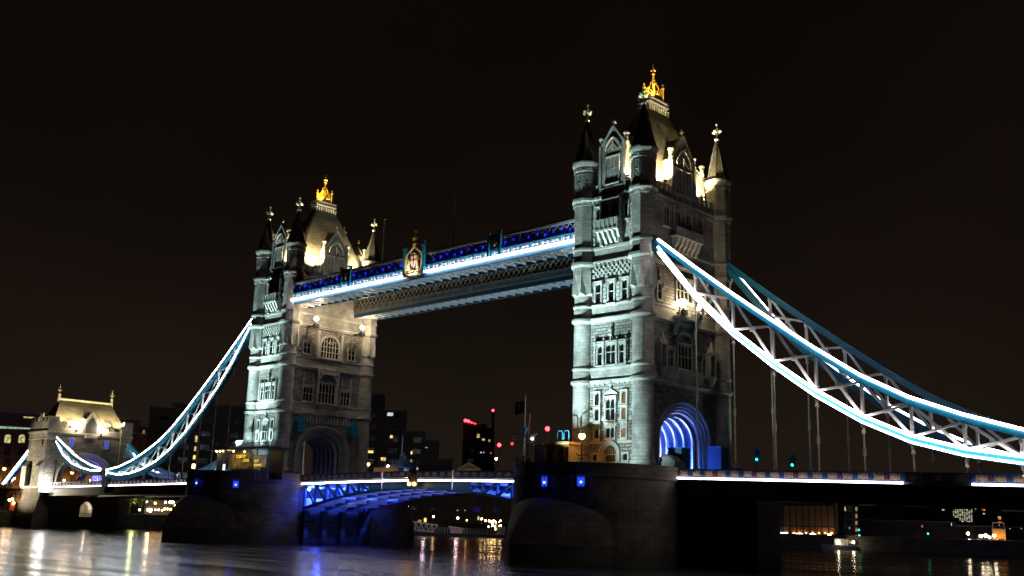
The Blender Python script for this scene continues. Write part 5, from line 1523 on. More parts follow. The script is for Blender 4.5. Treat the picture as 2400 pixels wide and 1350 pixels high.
for (z0, z1) in ((zf_-1.7, zf_),):
    rows = []
    for zz in (z0, z1): rows.append([(pm.x-.1-1.7*k/n, -14.5+.18*sin(k*1.3), zz-.25*(k/n)) for k in range(n+1)])
    fl.strip(rows[0], rows[1]); fl.strip([(x,y+.03,z) for x,y,z in rows[0]], [(x,y+.03,z) for x,y,z in rows[1]])
fo = fl.build('flag', paint('flag_cloth', (.05,.075,.26), .8), ms)
fl = MB(); fl.box(pm.x-1.15, pm.x-.8, -14.75, -14.72, zf_-1.45, zf_-.55); fl.build('emblem', WHITE, fo)
pa_m = on_y(1237, 1060, -14.0); m = MB(); m.beam((pa_m.x,-14.0,zy-.2),(pa_m.x+.25,-14.0,zy+2.9),.09,.09); 
an = thing('antenna', "thin leaning whip antenna beside the flagstaff on the nearer pier", 'antenna', (pa_m.x, -14, PFL)); m.build('whip', GREY, an)
m = MB(); m.beam((pa_m.x,-14,PFL),(pa_m.x,-14,zy-.2),.14,.14); m.build('stem', DARK, an)
rl = MB(); q0 = on_y(1216, 1082, -15.5)
pts = [(q0.x+1.0*cos(a)+.8, -15.5+1.0*sin(a), 12.76) for a in [2*pi*k/14 for k in range(15)]]
hr = thing('guard_rail', "round hooped guard rail at the left edge of the nearer pier", 'railing', (q0.x+.8, -15.5, 12.76))
railing(rl, pts, 1.3, 3, .045, 1.0); rl.build('rail', GREY, hr)
def nav_red(label, p, r, zg):
    t = thing('warning_light', label, 'warning light', (p.x, p.y, zg), "red warning lights")
    m = MB(); m.lathe((p.x,p.y), [(.12,zg),(.10,p.z-.4)], 8); m.build('post', DARK, t)
    m = MB(); m.ball(p, r, 0, 12, 8); m.build('lamp', REDL, t)
    m = MB(); m.lathe((p.x,p.y), [(r*.8,p.z-r-.25),(r*.9,p.z-r+.02)], 10); m.build('base', DARK, t)
    lamp('lamp_light', 'POINT', p+Vector((0,-r-.2,0)), (1,.03,.03), 30, t, size=.1)
nav_red("star-bright red light on a post above the ochre control cabin", on_y(1283, 1005, -11.5), .32, PFL)
def street_lamp(label, px, py, px0, dist, zg, mat, col, r, pw, group, arms=False):
    p = at(px, py, dist)
    t = thing('street_lamp', label, 'street lamp', (p.x, p.y, zg), group)
    m = MB(); m.lathe((p.x,p.y), [(.22,zg),(.2,zg+.8),(.10,zg+1.0),(.08,p.z-r-.1),(.16,p.z-r)], 10)
    if arms:
        za = zg+(p.z-zg)*.52
        m.tube([(p.x-1.0,p.y,za+.3),(p.x-.6,p.y,za),(p.x,p.y,za+.05),(p.x+.6,p.y,za),(p.x+1.0,p.y,za+.3)], .07, 6)
        m.tube([(p.x-.5,p.y,za-.3),(p.x,p.y,za-.6),(p.x+.5,p.y,za-.3)], .06, 6)
    m.build('pole', DARK, t)
    m = MB(); m.ball(p, r, 0, 12, 8); m.build('lamp_globe', mat, t)
    m = MB(); m.lathe((p.x,p.y), [(r*.9,p.z+r*.7),(r*.4,p.z+r+.1),(.04,p.z+r+.5)], 8); m.build('cap', DARK, t)
    if pw: lamp('lamp_light', 'POINT', p+Vector(((CAM.x-p.x)/dist*(r+.25),(CAM.y-p.y)/dist*(r+.25),-.1)), col, pw, t, size=.2)
    return t
PD = hypot(CAM.x-0, CAM.y+16)
street_lamp("ornate lamp post with glowing orange globe before the nearer tower", 1364, 1022, 1364, PD+3.0, PFL, glow('orange_globe', (1.0,.50,.14), 22), (1,.55,.2), .42, 60, None, True)
# poles: flagpole on the far pier corner, post at the left bank
q0 = on_y(709, 1110, -8.6); zt3 = on_y(714, 1032, -8.6).z
t = thing('white_pole', "plain white pole on the inner corner of the farther pier", 'pole', (q0.x, -8.6, 12.7))
m = MB(); m.lathe((q0.x,-8.6), [(.13,12.6),(.11,zt3)], 8); m.build('pole', WHITE, t); m = MB(); m.ball((q0.x,-8.6,zt3), .15); m.build('cap', GREY, t)

# kiosk with posters on the far pier
YK = -17.0
K = lambda px, py: on_y(px, py, YK)
kl, kr = K(507, 1100).x, K(628, 1100).x
zr = K(560, 1054).z
ks = thing('ticket_kiosk', "glass kiosk with broad canopy and yellow lettered posters on the farther pier", 'kiosk', ((kl+kr)/2, YK, PFL))
m = MB(); m.loft([[(kl-2.2,YK-.9,zr),(kr+1.0,YK-.9,zr),(kr+1.0,YK+4.0,zr),(kl-2.2,YK+4.0,zr)],[(kl-2.0,YK-.7,zr+.35),(kr+.9,YK-.7,zr+.35),(kr+.9,YK+3.8,zr+.35),(kl-2.0,YK+3.8,zr+.35)]]); m.build('canopy', DARK, ks)
m = MB()
for f_ in (0, .12, .24, .5, .78, 1.0): m.box(kl+(kr-kl)*f_-.08, kl+(kr-kl)*f_+.08, YK-.08, YK+.08, PFL, zr)
m.build('frame', TEAL, ks)
m = MB(); m.box(kl+.3, kr-.1, YK+3.0, YK+3.2, PFL, zr); m.box(kl, kl+.1, YK+.1, YK+3.0, PFL, zr); m.build('back_wall', DARK, ks)
m = MB(); m.box(kl+.1, kl+(kr-kl)*.24, YK+.4, YK+.6, PFL, PFL+1.8); m.build('counter', GREY, ks)
def poster_mat(name, c1, c2, s):
    mm, nt, b = new_mat(name); uv = N(nt, "ShaderNodeUVMap")
    nz = N(nt, "ShaderNodeTexNoise", Scale=.8, Detail=4.0); nt.links.new(uv.outputs[0], nz.inputs['Vector'])
    rp = N(nt, "ShaderNodeValToRGB"); rp.color_ramp.elements[0].color = (*c1, 1); rp.color_ramp.elements[1].color = (*c2, 1)
    rp.color_ramp.elements[0].position = .35; rp.color_ramp.elements[1].position = .65
    nt.links.new(nz.outputs['Fac'], rp.inputs[0]); nt.links.new(rp.outputs[0], b.inputs['Base Color'])
    nt.links.new(rp.outputs[0], b.inputs['Emission Color']); b.inputs['Emission Strength'].default_value = s; b.inputs['Roughness'].default_value = .3
    return mm
YEL = glow('yellow_letters', (1.0,.66,.03), 1.1)
def text(body, x, y, z, size, parent, mat, name='lettering'):
    cu = bpy.data.curves.new(name, 'FONT'); cu.body = body; cu.size = size; cu.extrude = .01; cu.offset = .012*size
    tmp = bpy.data.objects.new(name+'_tmp', cu); COL.objects.link(tmp)
    dg = bpy.context.evaluated_depsgraph_get()
    me = bpy.data.meshes.new_from_object(tmp.evaluated_get(dg))
    bpy.data.objects.remove(tmp); me.materials.clear(); me.materials.append(mat); me.name = name
    o = bpy.data.objects.new(name, me); COL.objects.link(o)
    o.parent = parent; o.location = Vector((x, y, z))-LOC[parent.name]; o.rotation_euler = (pi/2, 0, 0)
    LOC[o.name] = LOC[parent.name].copy()
    return o
def poster(px0, py0, px1, py1, mat):
    a, b = K(px0, py0), K(px1, py1)
    m = MB(); m.box(a.x, b.x, YK-.16, YK-.12, b.z, a.z); o = m.build('poster', mat, ks)
    m = MB(); 
    for (x0,x1,z0,z1) in ((a.x-.08,b.x+.08,a.z,a.z+.08),(a.x-.08,b.x+.08,b.z-.08,b.z),(a.x-.08,a.x,b.z,a.z),(b.x,b.x+.08,b.z,a.z)): m.box(x0,x1,YK-.2,YK-.1,z0,z1)
    m.build('poster_frame', paint('brass_frame', (.5,.33,.05), .4), o)
    return o
A_ = poster(542, 1066, 592, 1098, poster_mat('sunset_poster', (.05,.03,.015), (.42,.26,.08), .35))
B_ = poster(598, 1068, 625, 1098, poster_mat('people_poster', (.16,.11,.09), (.34,.26,.18), .5))
def ksize(px, h): return (K(px, 1080-h/2).z-K(px, 1080+h/2).z)/.7
pt = lambda px, py: K(px, py)
q = pt(555, 1073.5); text("COME UP", q.x, YK-.18, q.z, ksize(560, 6.6), A_, YEL)
q = pt(571, 1082.5); text("LOOK", q.x, YK-.18, q.z, ksize(560, 6.6), A_, YEL)
q = pt(597.5, 1083.5); text("OUT", q.x, YK-.18, q.z, ksize(600, 6.2), B_, YEL)
q = pt(596.5, 1092.5); text("SEE MORE", q.x, YK-.18, q.z, ksize(600, 5.0), B_, YEL)
m = MB(); a, b = K(612,1095.5), K(624,1098.5); m.box(a.x, b.x, YK-.19, YK-.165, b.z, a.z); m.build('caption_strip', DARK, B_)
GK = glow('kiosk_spot', (1,.62,.2), 14)
for px, py in ((511,1057),(519,1057),(526,1057),(551,1058),(577,1059)):
    q = K(px, py); m = MB(); m.ball((q.x,YK-.3,min(q.z,zr-.15)), .16, 0, 8, 5); m.build('spotlight', GK, ks)
lamp('kiosk_light', 'POINT', (kl+2.0, YK+1.2, zr-.5), (1,.65,.25), 120, ks, size=.3)
lamp('kiosk_light', 'POINT', (kl+6.5, YK-1.6, zr-.5), (1,.7,.3), 60, ks, size=.3)
q = K(527.5, 1098); m = MB(); m.box(q.x-.3, q.x+.3, YK-.3, YK-.2, q.z-.3, q.z+.75); m.build('screen', glow('screen_glow', (.7,.75,1), 2.2), ks)
# roof-terrace railings behind the kiosk
t = thing('terrace_railing', "white barred railing catching the floodlight above the kiosk roof", 'railing', ((kl+kr)/2, YK+2, zr+.35))
m = MB(); x0, x1 = K(522,1050).x, K(632,1050).x
railing(m, [(x0,YK+2.6,zr+.36),(x1,YK+2.6,zr+.36)], 1.5, 3, .05, .55); railing(m, [(x0+1.0,YK+1.6,zr+.36),(x1-2,YK+1.6,zr+.36)], 1.0, 2, .05, .8); m.build('rail', WHITE, t)
# furled banner pole
q = K(592, 1060); zt4 = K(594, 980).z
t = thing('banner_pole', "thin dark pole with furled banner before the farther tower front", 'flagpole', (q.x, YK, PFL))
m = MB(); m.lathe((q.x,YK-.3), [(.07,PFL),(.05,zt4)], 6); m.build('pole', DARK, t)
m = MB(); m.loft([[(q.x-.05,YK-.35,zt4-.1),(q.x+.05,YK-.35,zt4-.1),(q.x+.05,YK-.25,zt4-.1)],[(q.x-.35,YK-.4,zt4-1.6),(q.x+.02,YK-.4,zt4-1.6),(q.x+.05,YK-.2,zt4-1.6)],[(q.x-.3,YK-.4,zt4-2.6),(q.x,YK-.4,zt4-2.6),(q.x,YK-.2,zt4-2.6)]]); m.build('banner', DARK, t)

# far end of the farther pier: cabin, hoops, mast platform
YB = 15.5
Q = lambda px, py: on_y(px, py, YB)
a, b = Q(876, 1102), Q(932, 1102); zc = Q(900, 1096.5).z
t = thing('control_cabin', "low pale cabin with hooped rails on the far end of the farther pier", 'cabin', ((a.x+b.x)/2, YB, PFL))
m = MB(); m.box(a.x, b.x, YB, YB+3, PFL, zc); m.build('wall', CREAM, t)
m = MB(); m.box(a.x-.2, b.x+.2, YB-.2, YB+3.2, zc, zc+.2); m.build('roof', LEAD, t)
m = MB()
for px in (884.5, 893):
    c = Q(px, 1094); m.tube([(c.x,YB+.2,zc+.2),(c.x+.2,YB+.2,zc+1.5),(c.x+.4,YB+.2,zc+1.7),(c.x+.75,YB+.2,zc+1.7),(c.x+.9,YB+.2,zc+1.5),(c.x+.95,YB+.2,zc+.2)], .07, 6)
m.build('roof_hoop', TEAL, t)
c = Q(909, 1093); m = MB(); m.ball(c, .28, 0, 10, 6); m.build('lamp', COOL, t); 
c = Q(940, 1098); zm = Q(944, 1021).z; zp = Q(940, 1094).z
t = thing('mast_platform', "blue railed mast platform with white pole on the farther pier", 'mast', (c.x, YB, PFL))
m = MB(); m.lathe((c.x,YB), [(.1,zp),(.07,zm)], 8); m.build('pole', WHITE, t)
m = MB(); m.lathe((c.x,YB), [(.2,PFL),(.25,zp-1.6),(.7,zp-.3)], 10); m.lathe((c.x,YB), [(.35,zp),(.4,zp+2.0),(.45,zp+2.1),(.1,zp+2.6)], 10); m.box(c.x-2.4, c.x+2.4, YB-1.0, YB+1.0, zp-.3, zp); m.build('platform', TEAL, t)
m = MB(); railing(m, [(c.x-2.4,YB-1,zp),(c.x+2.4,YB-1,zp),(c.x+2.4,YB+1,zp),(c.x-2.4,YB+1,zp),(c.x-2.4,YB-1,zp)], 1.3, 3, .05, .9); m.build('rail', TEAL, t)
m = MB(); m.beam((c.x+1.3,YB-.8,zp),(c.x+1.3,YB-.8,zp+2.4),.1,.1); m.box(c.x+1.0, c.x+1.6, YB-1.0, YB-.6, zp+2.2, zp+2.6); m.box(c.x+1.9, c.x+2.3, YB-1.1, YB-.7, zp+1.3, zp+2.0); m.build('camera', GREY, t)
street_lamp("small orange lamp post at the right foot of the farther tower", 863, 1088, 863, hypot(CAM.x+76, CAM.y-14), PFL, SODIUM, (1,.5,.15), .32, 60, None)

# blue booths and pedestals at the land side of the nearer arch
for sy, w1 in ((-1,"left"),(1,"right")):
    t = thing('gate_booth', "bright blue boarded booth on the %s side of the nearer road arch" % w1, 'booth', (7.4, sy*4.9, PFL), "booths beside the road arch")
    m = MB(); m.box(6.5, 8.6, *sorted((sy*3.7, sy*5.6)), PFL+.06, 16.2 if sy > 0 else 15.4); m.build('hoarding', BLUEHOARD, t)
    m = MB(); m.box(6.4, 8.7, *sorted((sy*3.6, sy*5.7)), 16.2 if sy > 0 else 15.4, 16.35 if sy > 0 else 15.55); m.build('top_rail', TEAL, t)
    t = thing('stone_pedestal', "stepped stone pedestal against the %s jamb of the nearer road arch" % w1, 'pedestal', (8.2, sy*6.9, PFL), "pedestals beside the road arch")
    m = MB(); y0, y1 = sorted((sy*5.8, sy*8.0))
    m.box(6.7, 9.2, y0, y1, PFL+.06, 13.4, 0); m.box(6.6, 9.3, y0-.1, y1+.1, 13.4, 13.65, 0); m.loft([[(6.8,y0+.1,13.65),(9.0,y0+.1,13.65),(9.0,y1-.1,13.65),(6.8,y1-.1,13.65)],[(6.8,y0+.2,14.2),(8.4,y0+.2,14.2),(8.4,y1-.2,14.2),(6.8,y1-.2,14.2)],[(6.8,y0+.6,14.6),(7.4,y0+.6,14.6),(7.4,y1-.6,14.6),(6.8,y1-.6,14.6)]], 0)
    m.build('pedestal', ASH, t)
t = thing('road_barrier', "low blue panelled barrier across the nearer road arch", 'barrier', (-5.6, 1.0, PFL))
m = MB(); m.box(-5.7, -5.5, -1.0, 4.2, PFL+.06, 14.2, 0)
for k in range(6): m.box(-5.48, -5.42, -.9+k*.85, -.3+k*.85, 12.0, 14.0, 1)
m.build('panel', [BLUEHOARD, NAVY], t)
# traffic lights on the right deck
for px, py, lab in ((1776, 1068, "traffic light showing green nearer the tower on the right deck"), (1859, 1081, "traffic light showing green between hanger rods farther along the right deck")):
    p = on_y(px, py, 6.5)
    zg = zR(p.x)
    t = thing('traffic_light', lab, 'traffic light', (p.x, 6.5, zg+.1), "traffic lights on the right deck")
    m = MB(); m.lathe((p.x-.35,6.5), [(.09,zg),(.08,p.z+1.2)], 8); m.build('pole', DARK, t)
    m = MB(); m.box(p.x-.28, p.x+.28, 6.3, 6.7, p.z-.75, p.z+.75); m.prism([(p.x-.45,6.29,p.z-.9),(p.x+.45,6.29,p.z-.9),(p.x+.45,6.29,p.z+.9),(p.x-.45,6.29,p.z+.9)],[(p.x-.45,6.25,p.z-.9),(p.x+.45,6.25,p.z-.9),(p.x+.45,6.25,p.z+.9),(p.x-.45,6.25,p.z+.9)]); h = m.build('signal_head', DARK, t)
    for k, mt in enumerate((DARK, DARK, GREENL)):
        m = MB(); m.ball((p.x,6.22,p.z+.5-.5*k), .17, 0, 10, 6); m.build('lens', mt, h)
        m = MB(); m.tube([(p.x-.2,6.15,p.z+.5-.5*k),(p.x,6.15,p.z+.72-.5*k),(p.x+.2,6.15,p.z+.5-.5*k)], .04, 5); m.build('visor', DARK, h)

# ------------------------------------------------------------------ far banks
ZG = 4.6
WLIT = litglass('warm_room', (1,.62,.16), 2.2)
WDIM = litglass('dim_room', (1,.6,.25), .5)
CLIT = litglass('cool_room', (.85,.95,1), 1.3)
YLIT = litglass('yellow_office', (1,.85,.35), .8)
GDIM = litglass('greenish_room', (.6,1,.6), .8)
OLIT = litglass('orange_room', (1,.38,.06), 1.3)
RLIT = litglass('red_room', (1,.1,.03), 1.5)
class Face:
    """vertical plane facing the camera at a given ground distance"""
    def __init__(s, px, py, dist):
        s.o = at(px, py, dist); s.n = Vector((CAM.x-s.o.x, CAM.y-s.o.y, 0)).normalized(); s.t = Vector((-s.n.y, s.n.x, 0))
    def p(s, px, py, w=0.0):
        d = ray(px, py); k = (s.o-CAM).dot(s.n)/d.dot(s.n); return CAM+d*k+s.n*w
    def uz(s, px, py):
        q = s.p(px, py); return (q-s.o).dot(s.t), q.z
    def P(s, u, w, z): return Vector((s.o.x, s.o.y, 0))+s.t*u+s.n*w+Vector((0,0,z))
    def box(s, m, u0, u1, w0, w1, z0, z1, mi=0):
        q = lambda w: [s.P(u0,w,z0), s.P(u1,w,z0), s.P(u1,w,z1), s.P(u0,w,z1)]
        m.prism(q(w0), q(w1), mi)
def building(name, label, cat, tiers, dist, mat, wins=(), grid=None, depth=14, zg=ZG, group=None, roofmat=LEAD, gap=None):
    """tiers: (px0, px1, py_top) blocks; wins: (px0, py0, px1, py1, material)"""
    mid = sum(t_[0]+t_[1] for t_ in tiers)/(2*len(tiers))
    F = Face(mid, tiers[0][2], dist)
    t = thing(name, label, cat, (F.o.x, F.o.y, zg), group)
    for i, (a, b, top_) in enumerate(tiers):
        u0, u1 = F.uz(a, top_)[0], F.uz(b, top_)[0]; z1 = F.uz((a+b)/2, top_)[1]
        m = MB(); F.box(m, u0, u1, -depth, -.02*i, zg, z1); m.build('wall', mat, t)
        m = MB(); F.box(m, u0-.15, u1+.15, -depth-.2, .25+.02*i, z1-.03*(i+1), z1+.35+.02*i); m.build('roof', roofmat, t)
        if grid:       # unlit window rows
            gu, gz, gw, gh = grid; m = MB(); k = 0
            zz = zg+gz*.8
            while zz+gh < z1-.6:
                u = u0+gu*.5
                while u+gw < u1-.2:
                    fr = MB(); F.box(fr, u-.1, u+gw+.1, 0, .12, zz-.1, zz+gh+.1, 0); F.box(fr, u, u+gw, .12, .15, zz, zz+gh, 1)
                    F.box(fr, u+gw/2-.04, u+gw/2+.04, .15, .18, zz, zz+gh, 0)
                    if k < 90: fr.build('window', [mat, GLASS], t)
                    k += 1; u += gu
                zz += gz
    for (a, b, c, d, mt) in wins:
        u0, z1 = F.uz(a, b); u1, z0 = F.uz(c, d)
        m = MB(); F.box(m, u0-.1, u1+.1, 0, .2, z0-.1, z1+.1, 0); F.box(m, u0, u1, .2, .24, z0, z1, 1)
        if u1-u0 > 1.0: F.box(m, (u0+u1)/2-.05, (u0+u1)/2+.05, .24, .27, z0, z1, 0)
        m.build('window', [DARK, mt], t)
    return t, F

# left: brick warehouse behind the shore tower
wh, F = building('warehouse', "red brick warehouse with arched windows behind the shore tower", 'warehouse', [(-90, 345, 1006), (-90, 330, 972)], 345, BRICKRED,
    [(55,976,80,981,YLIT),(255,1078,262,1092,WDIM)], grid=None, depth=20)
m = MB()
for i in range(24):      # glazed strip under the roof
    u, z = F.uz(-20+i*4.2, 1001+i*.1); F.box(m, u, u+.35, 0, .1, z-.35, z+.3)
m.build('attic_glazing', GDIM, wh)
for i, px in enumerate((-14, 18, 51, 84, 170, 203, 236, 269, 302)):
    for py, mt in ((1029, YLIT if px in (18,51) else GLASS), (1058, GLASS), (1085, GLASS)):
        u, z = F.uz(px, py); w_ = .85
        fr = MB(); pts = [(u+w_,z-1.1)]+[(u+w_*cos(pi*k/10), z+.5+w_*sin(pi*k/10)) for k in range(11)]+[(u-w_,z-1.1)]
        big = [(u+(a-u)*1.25, z+(b-z)*1.15) for a, b in pts]
        fr.prism([F.P(a,0,b) for a,b in big], [F.P(a,.2,b) for a,b in big], 0); fr.prism([F.P(a,.2,b) for a,b in pts], [F.P(a,.25,b) for a,b in pts], 1)
        F.box(fr, u-.05, u+.05, .25, .3, z-1.1, z+1.3, 0); F.box(fr, u-w_, u+w_, .25, .3, z+.4, z+.5, 0)
        fr.build('window', [BRICKRED, mt], wh)
    u, z = F.uz(px+16, 1070); m = MB(); F.box(m, u-.35, u+.35, 0, .35, ZG, F.uz(px+16, 1012)[1]); m.build('pilaster', BRICKRED, wh)
for px in (-5, 28, 66, 150, 185, 212, 240):
    p = F.p(px, 1126, .8); 
    m = MB(); m.box(p.x-.2, p.x+.2, p.y-.2, p.y+.2, p.z-.2, p.z+.2); m.build('uplight', WARM, wh)
    lamp('uplight_beam', 'POINT', p+F.n*1.4+Vector((0,0,.6)), (1,.62,.15), 130, wh, size=.2)

# approach viaduct
t = thing('approach_viaduct', "stone approach viaduct with pale railing left of the shore tower", 'viaduct', (-225, 0, ZG))
m = MB(); m.box(-290, AX-5.42, -10.2, 10.2, ZG, 10.2); m.box(-290, AX-5.42, -10.4, -10.2, 9.3, 9.6); m.build('wall', PIER, t)
m = MB(); m.box(-290, AX-5.45, -10.35, -10.1, 10.2, 11.2)
for k in range(24): m.box(-288+k*4.2, -287.4+k*4.2, -10.45, -10.0, 10.2, 11.4)
m.build('railing', CREAM, t)
for px in (24, -20):
    p = on_y(px, 1190, -10.2); m = MB()
    ar = [(2.6,ZG)]+arc_pts(2.6,2.2,0,ZG+2.4,12)+[(-2.6,ZG)]
    m.prism([(p.x+u,-10.3,z) for u,z in ar], [(p.x+u,-10.21,z) for u,z in ar]); 
    ao = [(3.1,ZG)]+arc_pts(3.1,2.7,0,ZG+2.4,12)+[(-3.1,ZG)]
    for i in range(len(ar)-1): m.prism([(p.x+ar[i][0],-10.5,ar[i][1]),(p.x+ar[i+1][0],-10.5,ar[i+1][1]),(p.x+ao[i+1][0],-10.5,ao[i+1][1]),(p.x+ao[i][0],-10.5,ao[i][1])],[(p.x+ar[i][0],-10.2,ar[i][1]),(p.x+ar[i+1][0],-10.2,ar[i+1][1]),(p.x+ao[i+1][0],-10.2,ao[i+1][1]),(p.x+ao[i][0],-10.2,ao[i][1])], 1)
    m.build('arch_recess', [DARK, PIER], t)
t = thing('bar_front', "orange lit doorway with round lanterns under the viaduct by the water", 'doorway', on_y(27, 1192, -11.0))
p = on_y(27, 1185, -11.0)
m = MB(); m.box(p.x-1.4, p.x+1.6, -10.9, -10.55, ZG, p.z+1.0); m.build('door_frame', paint('red_timber', (.3,.06,.03), .6), t)
m = MB(); m.box(p.x-.4, p.x+1.0, -10.96, -10.9, p.z-.1, p.z+.75); m.build('lit_sign', OLIT, t)
for px, py in ((22,1172),(29,1170),(32,1179)):
    q = on_y(px, py, -11.2); m = MB(); m.ball(q, .3, 0, 8, 5); m.build('lantern', WARM, t)
lamp('lantern_light', 'POINT', p+Vector((.3,-1.2,.8)), (1,.4,.12), 250, t, size=.2)
t = thing('quay_railing', "pale bollards and railing on the quay at the left edge", 'railing', (-215, -17, ZG))
m = MB(); railing(m, [(-260,-14,ZG),(-190,-14,ZG)], 1.0, 2, .05, 1.6); m.build('rail', GREY, t)
AP = -9.6
def lamp_on(label, px, py, y, mat, col, r, pw, zg, polemat=None, group=None):
    p = on_y(px, py, y); d = hypot(CAM.x-p.x, CAM.y-p.y)
    return street_lamp(label, px, py, px, d, zg, mat, col, r, pw, group)
GA = "street lamps on the left approach"
lamp_on("orange street lamp at the far left of the approach road", 10, 1099, -8.0, SODIUM, (1,.45,.1), .42, 120, 10.2, group=GA)
lamp_on("amber lamp close to the foot of the slanting blue tie", 33, 1121, 2.0, WARM, (1,.6,.2), .32, 60, 10.2, group=GA)
lamp_on("orange street lamp framed by the shore tower arch", 169, 1108, 4.0, SODIUM, (1,.45,.1), .38, 100, 10.2, group=GA)

# hotel behind the left chain, in stepped dark blocks
building('hotel', "dark stepped concrete hotel behind the left suspension chain", 'hotel',
    [(352, 412, 955), (405, 520, 948), (300, 352, 1000), (520, 600, 952)], 362, CONC,
    [(334,1014,339,1021,YLIT),(335,1008,340,1013,WDIM),(377,1076,383,1081,WLIT),(458,1021,462,1036,YLIT),(455.5,1046,459.5,1057,YLIT),(453,1067,458,1077,WLIT),(451,1088,456,1098,WARM)],
    grid=(6.5, 4.4, 3.0, 1.6), depth=22)
# lit tree and riverside cafe seen below the left span
def tree(label, px, pyt, pyb, dist, spread, mat, n=900, seed=3, zg=ZG):
    b = at(px, pyb, dist); b.z = zg; zt = at(px, pyt, dist).z; h = zt-zg
    rnd = random.Random(seed)
    t = thing('broadleaf_tree', label, 'tree', b)
    m = MB(); m.tube([b, b+Vector((.1,0,h*.3)), b+Vector((-.1,.1,h*.55)), b+Vector((.1,0,h*.8))], [.035*h,.03*h,.022*h,.01*h], 8)
    tips = []
    for k in range(9):
        a = rnd.uniform(0, 2*pi); z0 = h*rnd.uniform(.3,.6); q = b+Vector((cos(a)*spread*rnd.uniform(.5,.85), sin(a)*spread*rnd.uniform(.5,.85), h*rnd.uniform(.55,.92)))
        m.tube([b+Vector((0,0,z0)), b+Vector((0,0,z0))*.0+(b+Vector((0,0,z0))+q)/2-b*.0+Vector((0,0,.1*h))-Vector((0,0,0)) if False else (b+Vector((0,0,z0))+q)/2+Vector((0,0,.06*h)), q], [.014*h,.01*h,.005*h], 6); tips.append(q)
    m.build('trunk', paint('bark', (.09,.065,.04), .9), t)
    m = MB()
    for k in range(n):
        c = rnd.choice(tips); s = spread*.38
        p = c+Vector((rnd.gauss(0,s), rnd.gauss(0,s), rnd.gauss(0,s*.7)))
        if p.z < zg+h*.22: continue
        sz = rnd.uniform(.14,.34)*h/9
        v = Vector((rnd.uniform(-1,1),rnd.uniform(-1,1),rnd.uniform(-.4,.4))).normalized()*sz; w_ = v.cross(Vector((rnd.uniform(-1,1),rnd.uniform(-1,1),rnd.uniform(-1,1)))).normalized()*sz*.7
        m.add([p-v, p-w_*.8, p+v, p+w_*.8], [(0,1,2,3)])
    m.build('crown', mat, t)
    return t, b, h
LEAF = paint('leaves', (.09,.14,.025), .6, 0, .35, 1.2)
LEAFD = paint('dark_leaves', (.03,.05,.02), .7, 0, .35, 1.0)
tr, b, h = tree("small broadleaf tree lit bright yellow-green below the left span", 330, 1148, 1206, 318, 3.6, LEAF, 1500)
lamp('tree_light', 'POINT', b+Vector((2.5,-3.5,h*.45)), (.95,1,.35), 700, tr, size=.08)
m = MB(); q = b+Vector((2.5,-3.5,0)); m.lathe((q.x,q.y), [(.08,ZG),(.06,ZG+h*.4)], 6); m.ball((q.x,q.y,ZG+h*.42), .15, 0, 8, 5); m.build('tree_lamp_post', DARK, tr)
tree("dark leafy tree between the hotel and the left span", 425, 1082, 1150, 335, 5.5, LEAFD, 1100, 5)
tree("dark leafy tree behind the far tower's left foot", 470, 1100, 1150, 330, 4.0, LEAFD, 900, 6)
tree("dim dark tree left of the yellow-green one under the span", 302, 1150, 1206, 322, 3.0, LEAFD, 700, 8)
cf = thing('cafe_terrace', "riverside cafe terrace strung with small orange lanterns below the left span", 'cafe', at(380, 1205, 325))
Fc = Face(380, 1195, 325)
m = MB(); u0, z0 = Fc.uz(338, 1200); u1, _ = Fc.uz(440, 1200); Fc.box(m, u0, u1, -6, -4, ZG, Fc.uz(380,1172)[1]); m.build('wall', BROWNB, cf)
m = MB()
for k in range(22): 
    u = u0+(u1-u0)*k/21; Fc.box(m, u-.06, u+.06, -1, -.9, ZG, ZG+2.1)
Fc.box(m, u0, u1, -1.05, -.85, ZG+2.1, ZG+2.2); m.build('pergola', DARK, cf)
for px, py, r, mt in ((346,1195,.28,WARM),(352,1196,.5,WARMW),(364,1195,.22,WARM),(372,1195,.28,WARM),(380,1196,.2,WARM),(386,1193,.3,WARM),(393,1193,.25,WARM),(400,1194,.3,SODIUM),(406,1195,.2,SODIUM),(327,1195,.28,COOL),(388,1177,.3,COOL),(399,1177,.4,COOL),(405,1177.5,.4,COOL),(344,1176,.28,COOL)):
    m = MB(); m.ball(Fc.p(px, py), r, 0, 8, 5); m.build('lantern', mt, cf)
lamp('terrace_light', 'POINT', Fc.p(352,1192,1.0), (1,.6,.25), 300, cf, size=.3); lamp('terrace_light', 'POINT', Fc.p(390,1190,1.0), (1,.5,.15), 300, cf, size=.3)
GC = "street lamps below the left span"
street_lamp("orange lamp above the cafe terrace below the left span", 364, 1179, 364, 327, ZG, SODIUM, None, .34, 0, GC)
street_lamp("orange lamp at the right end of the cafe terrace beside the dark pier", 411, 1185, 411, 322, ZG, SODIUM, None, .34, 0, GC)

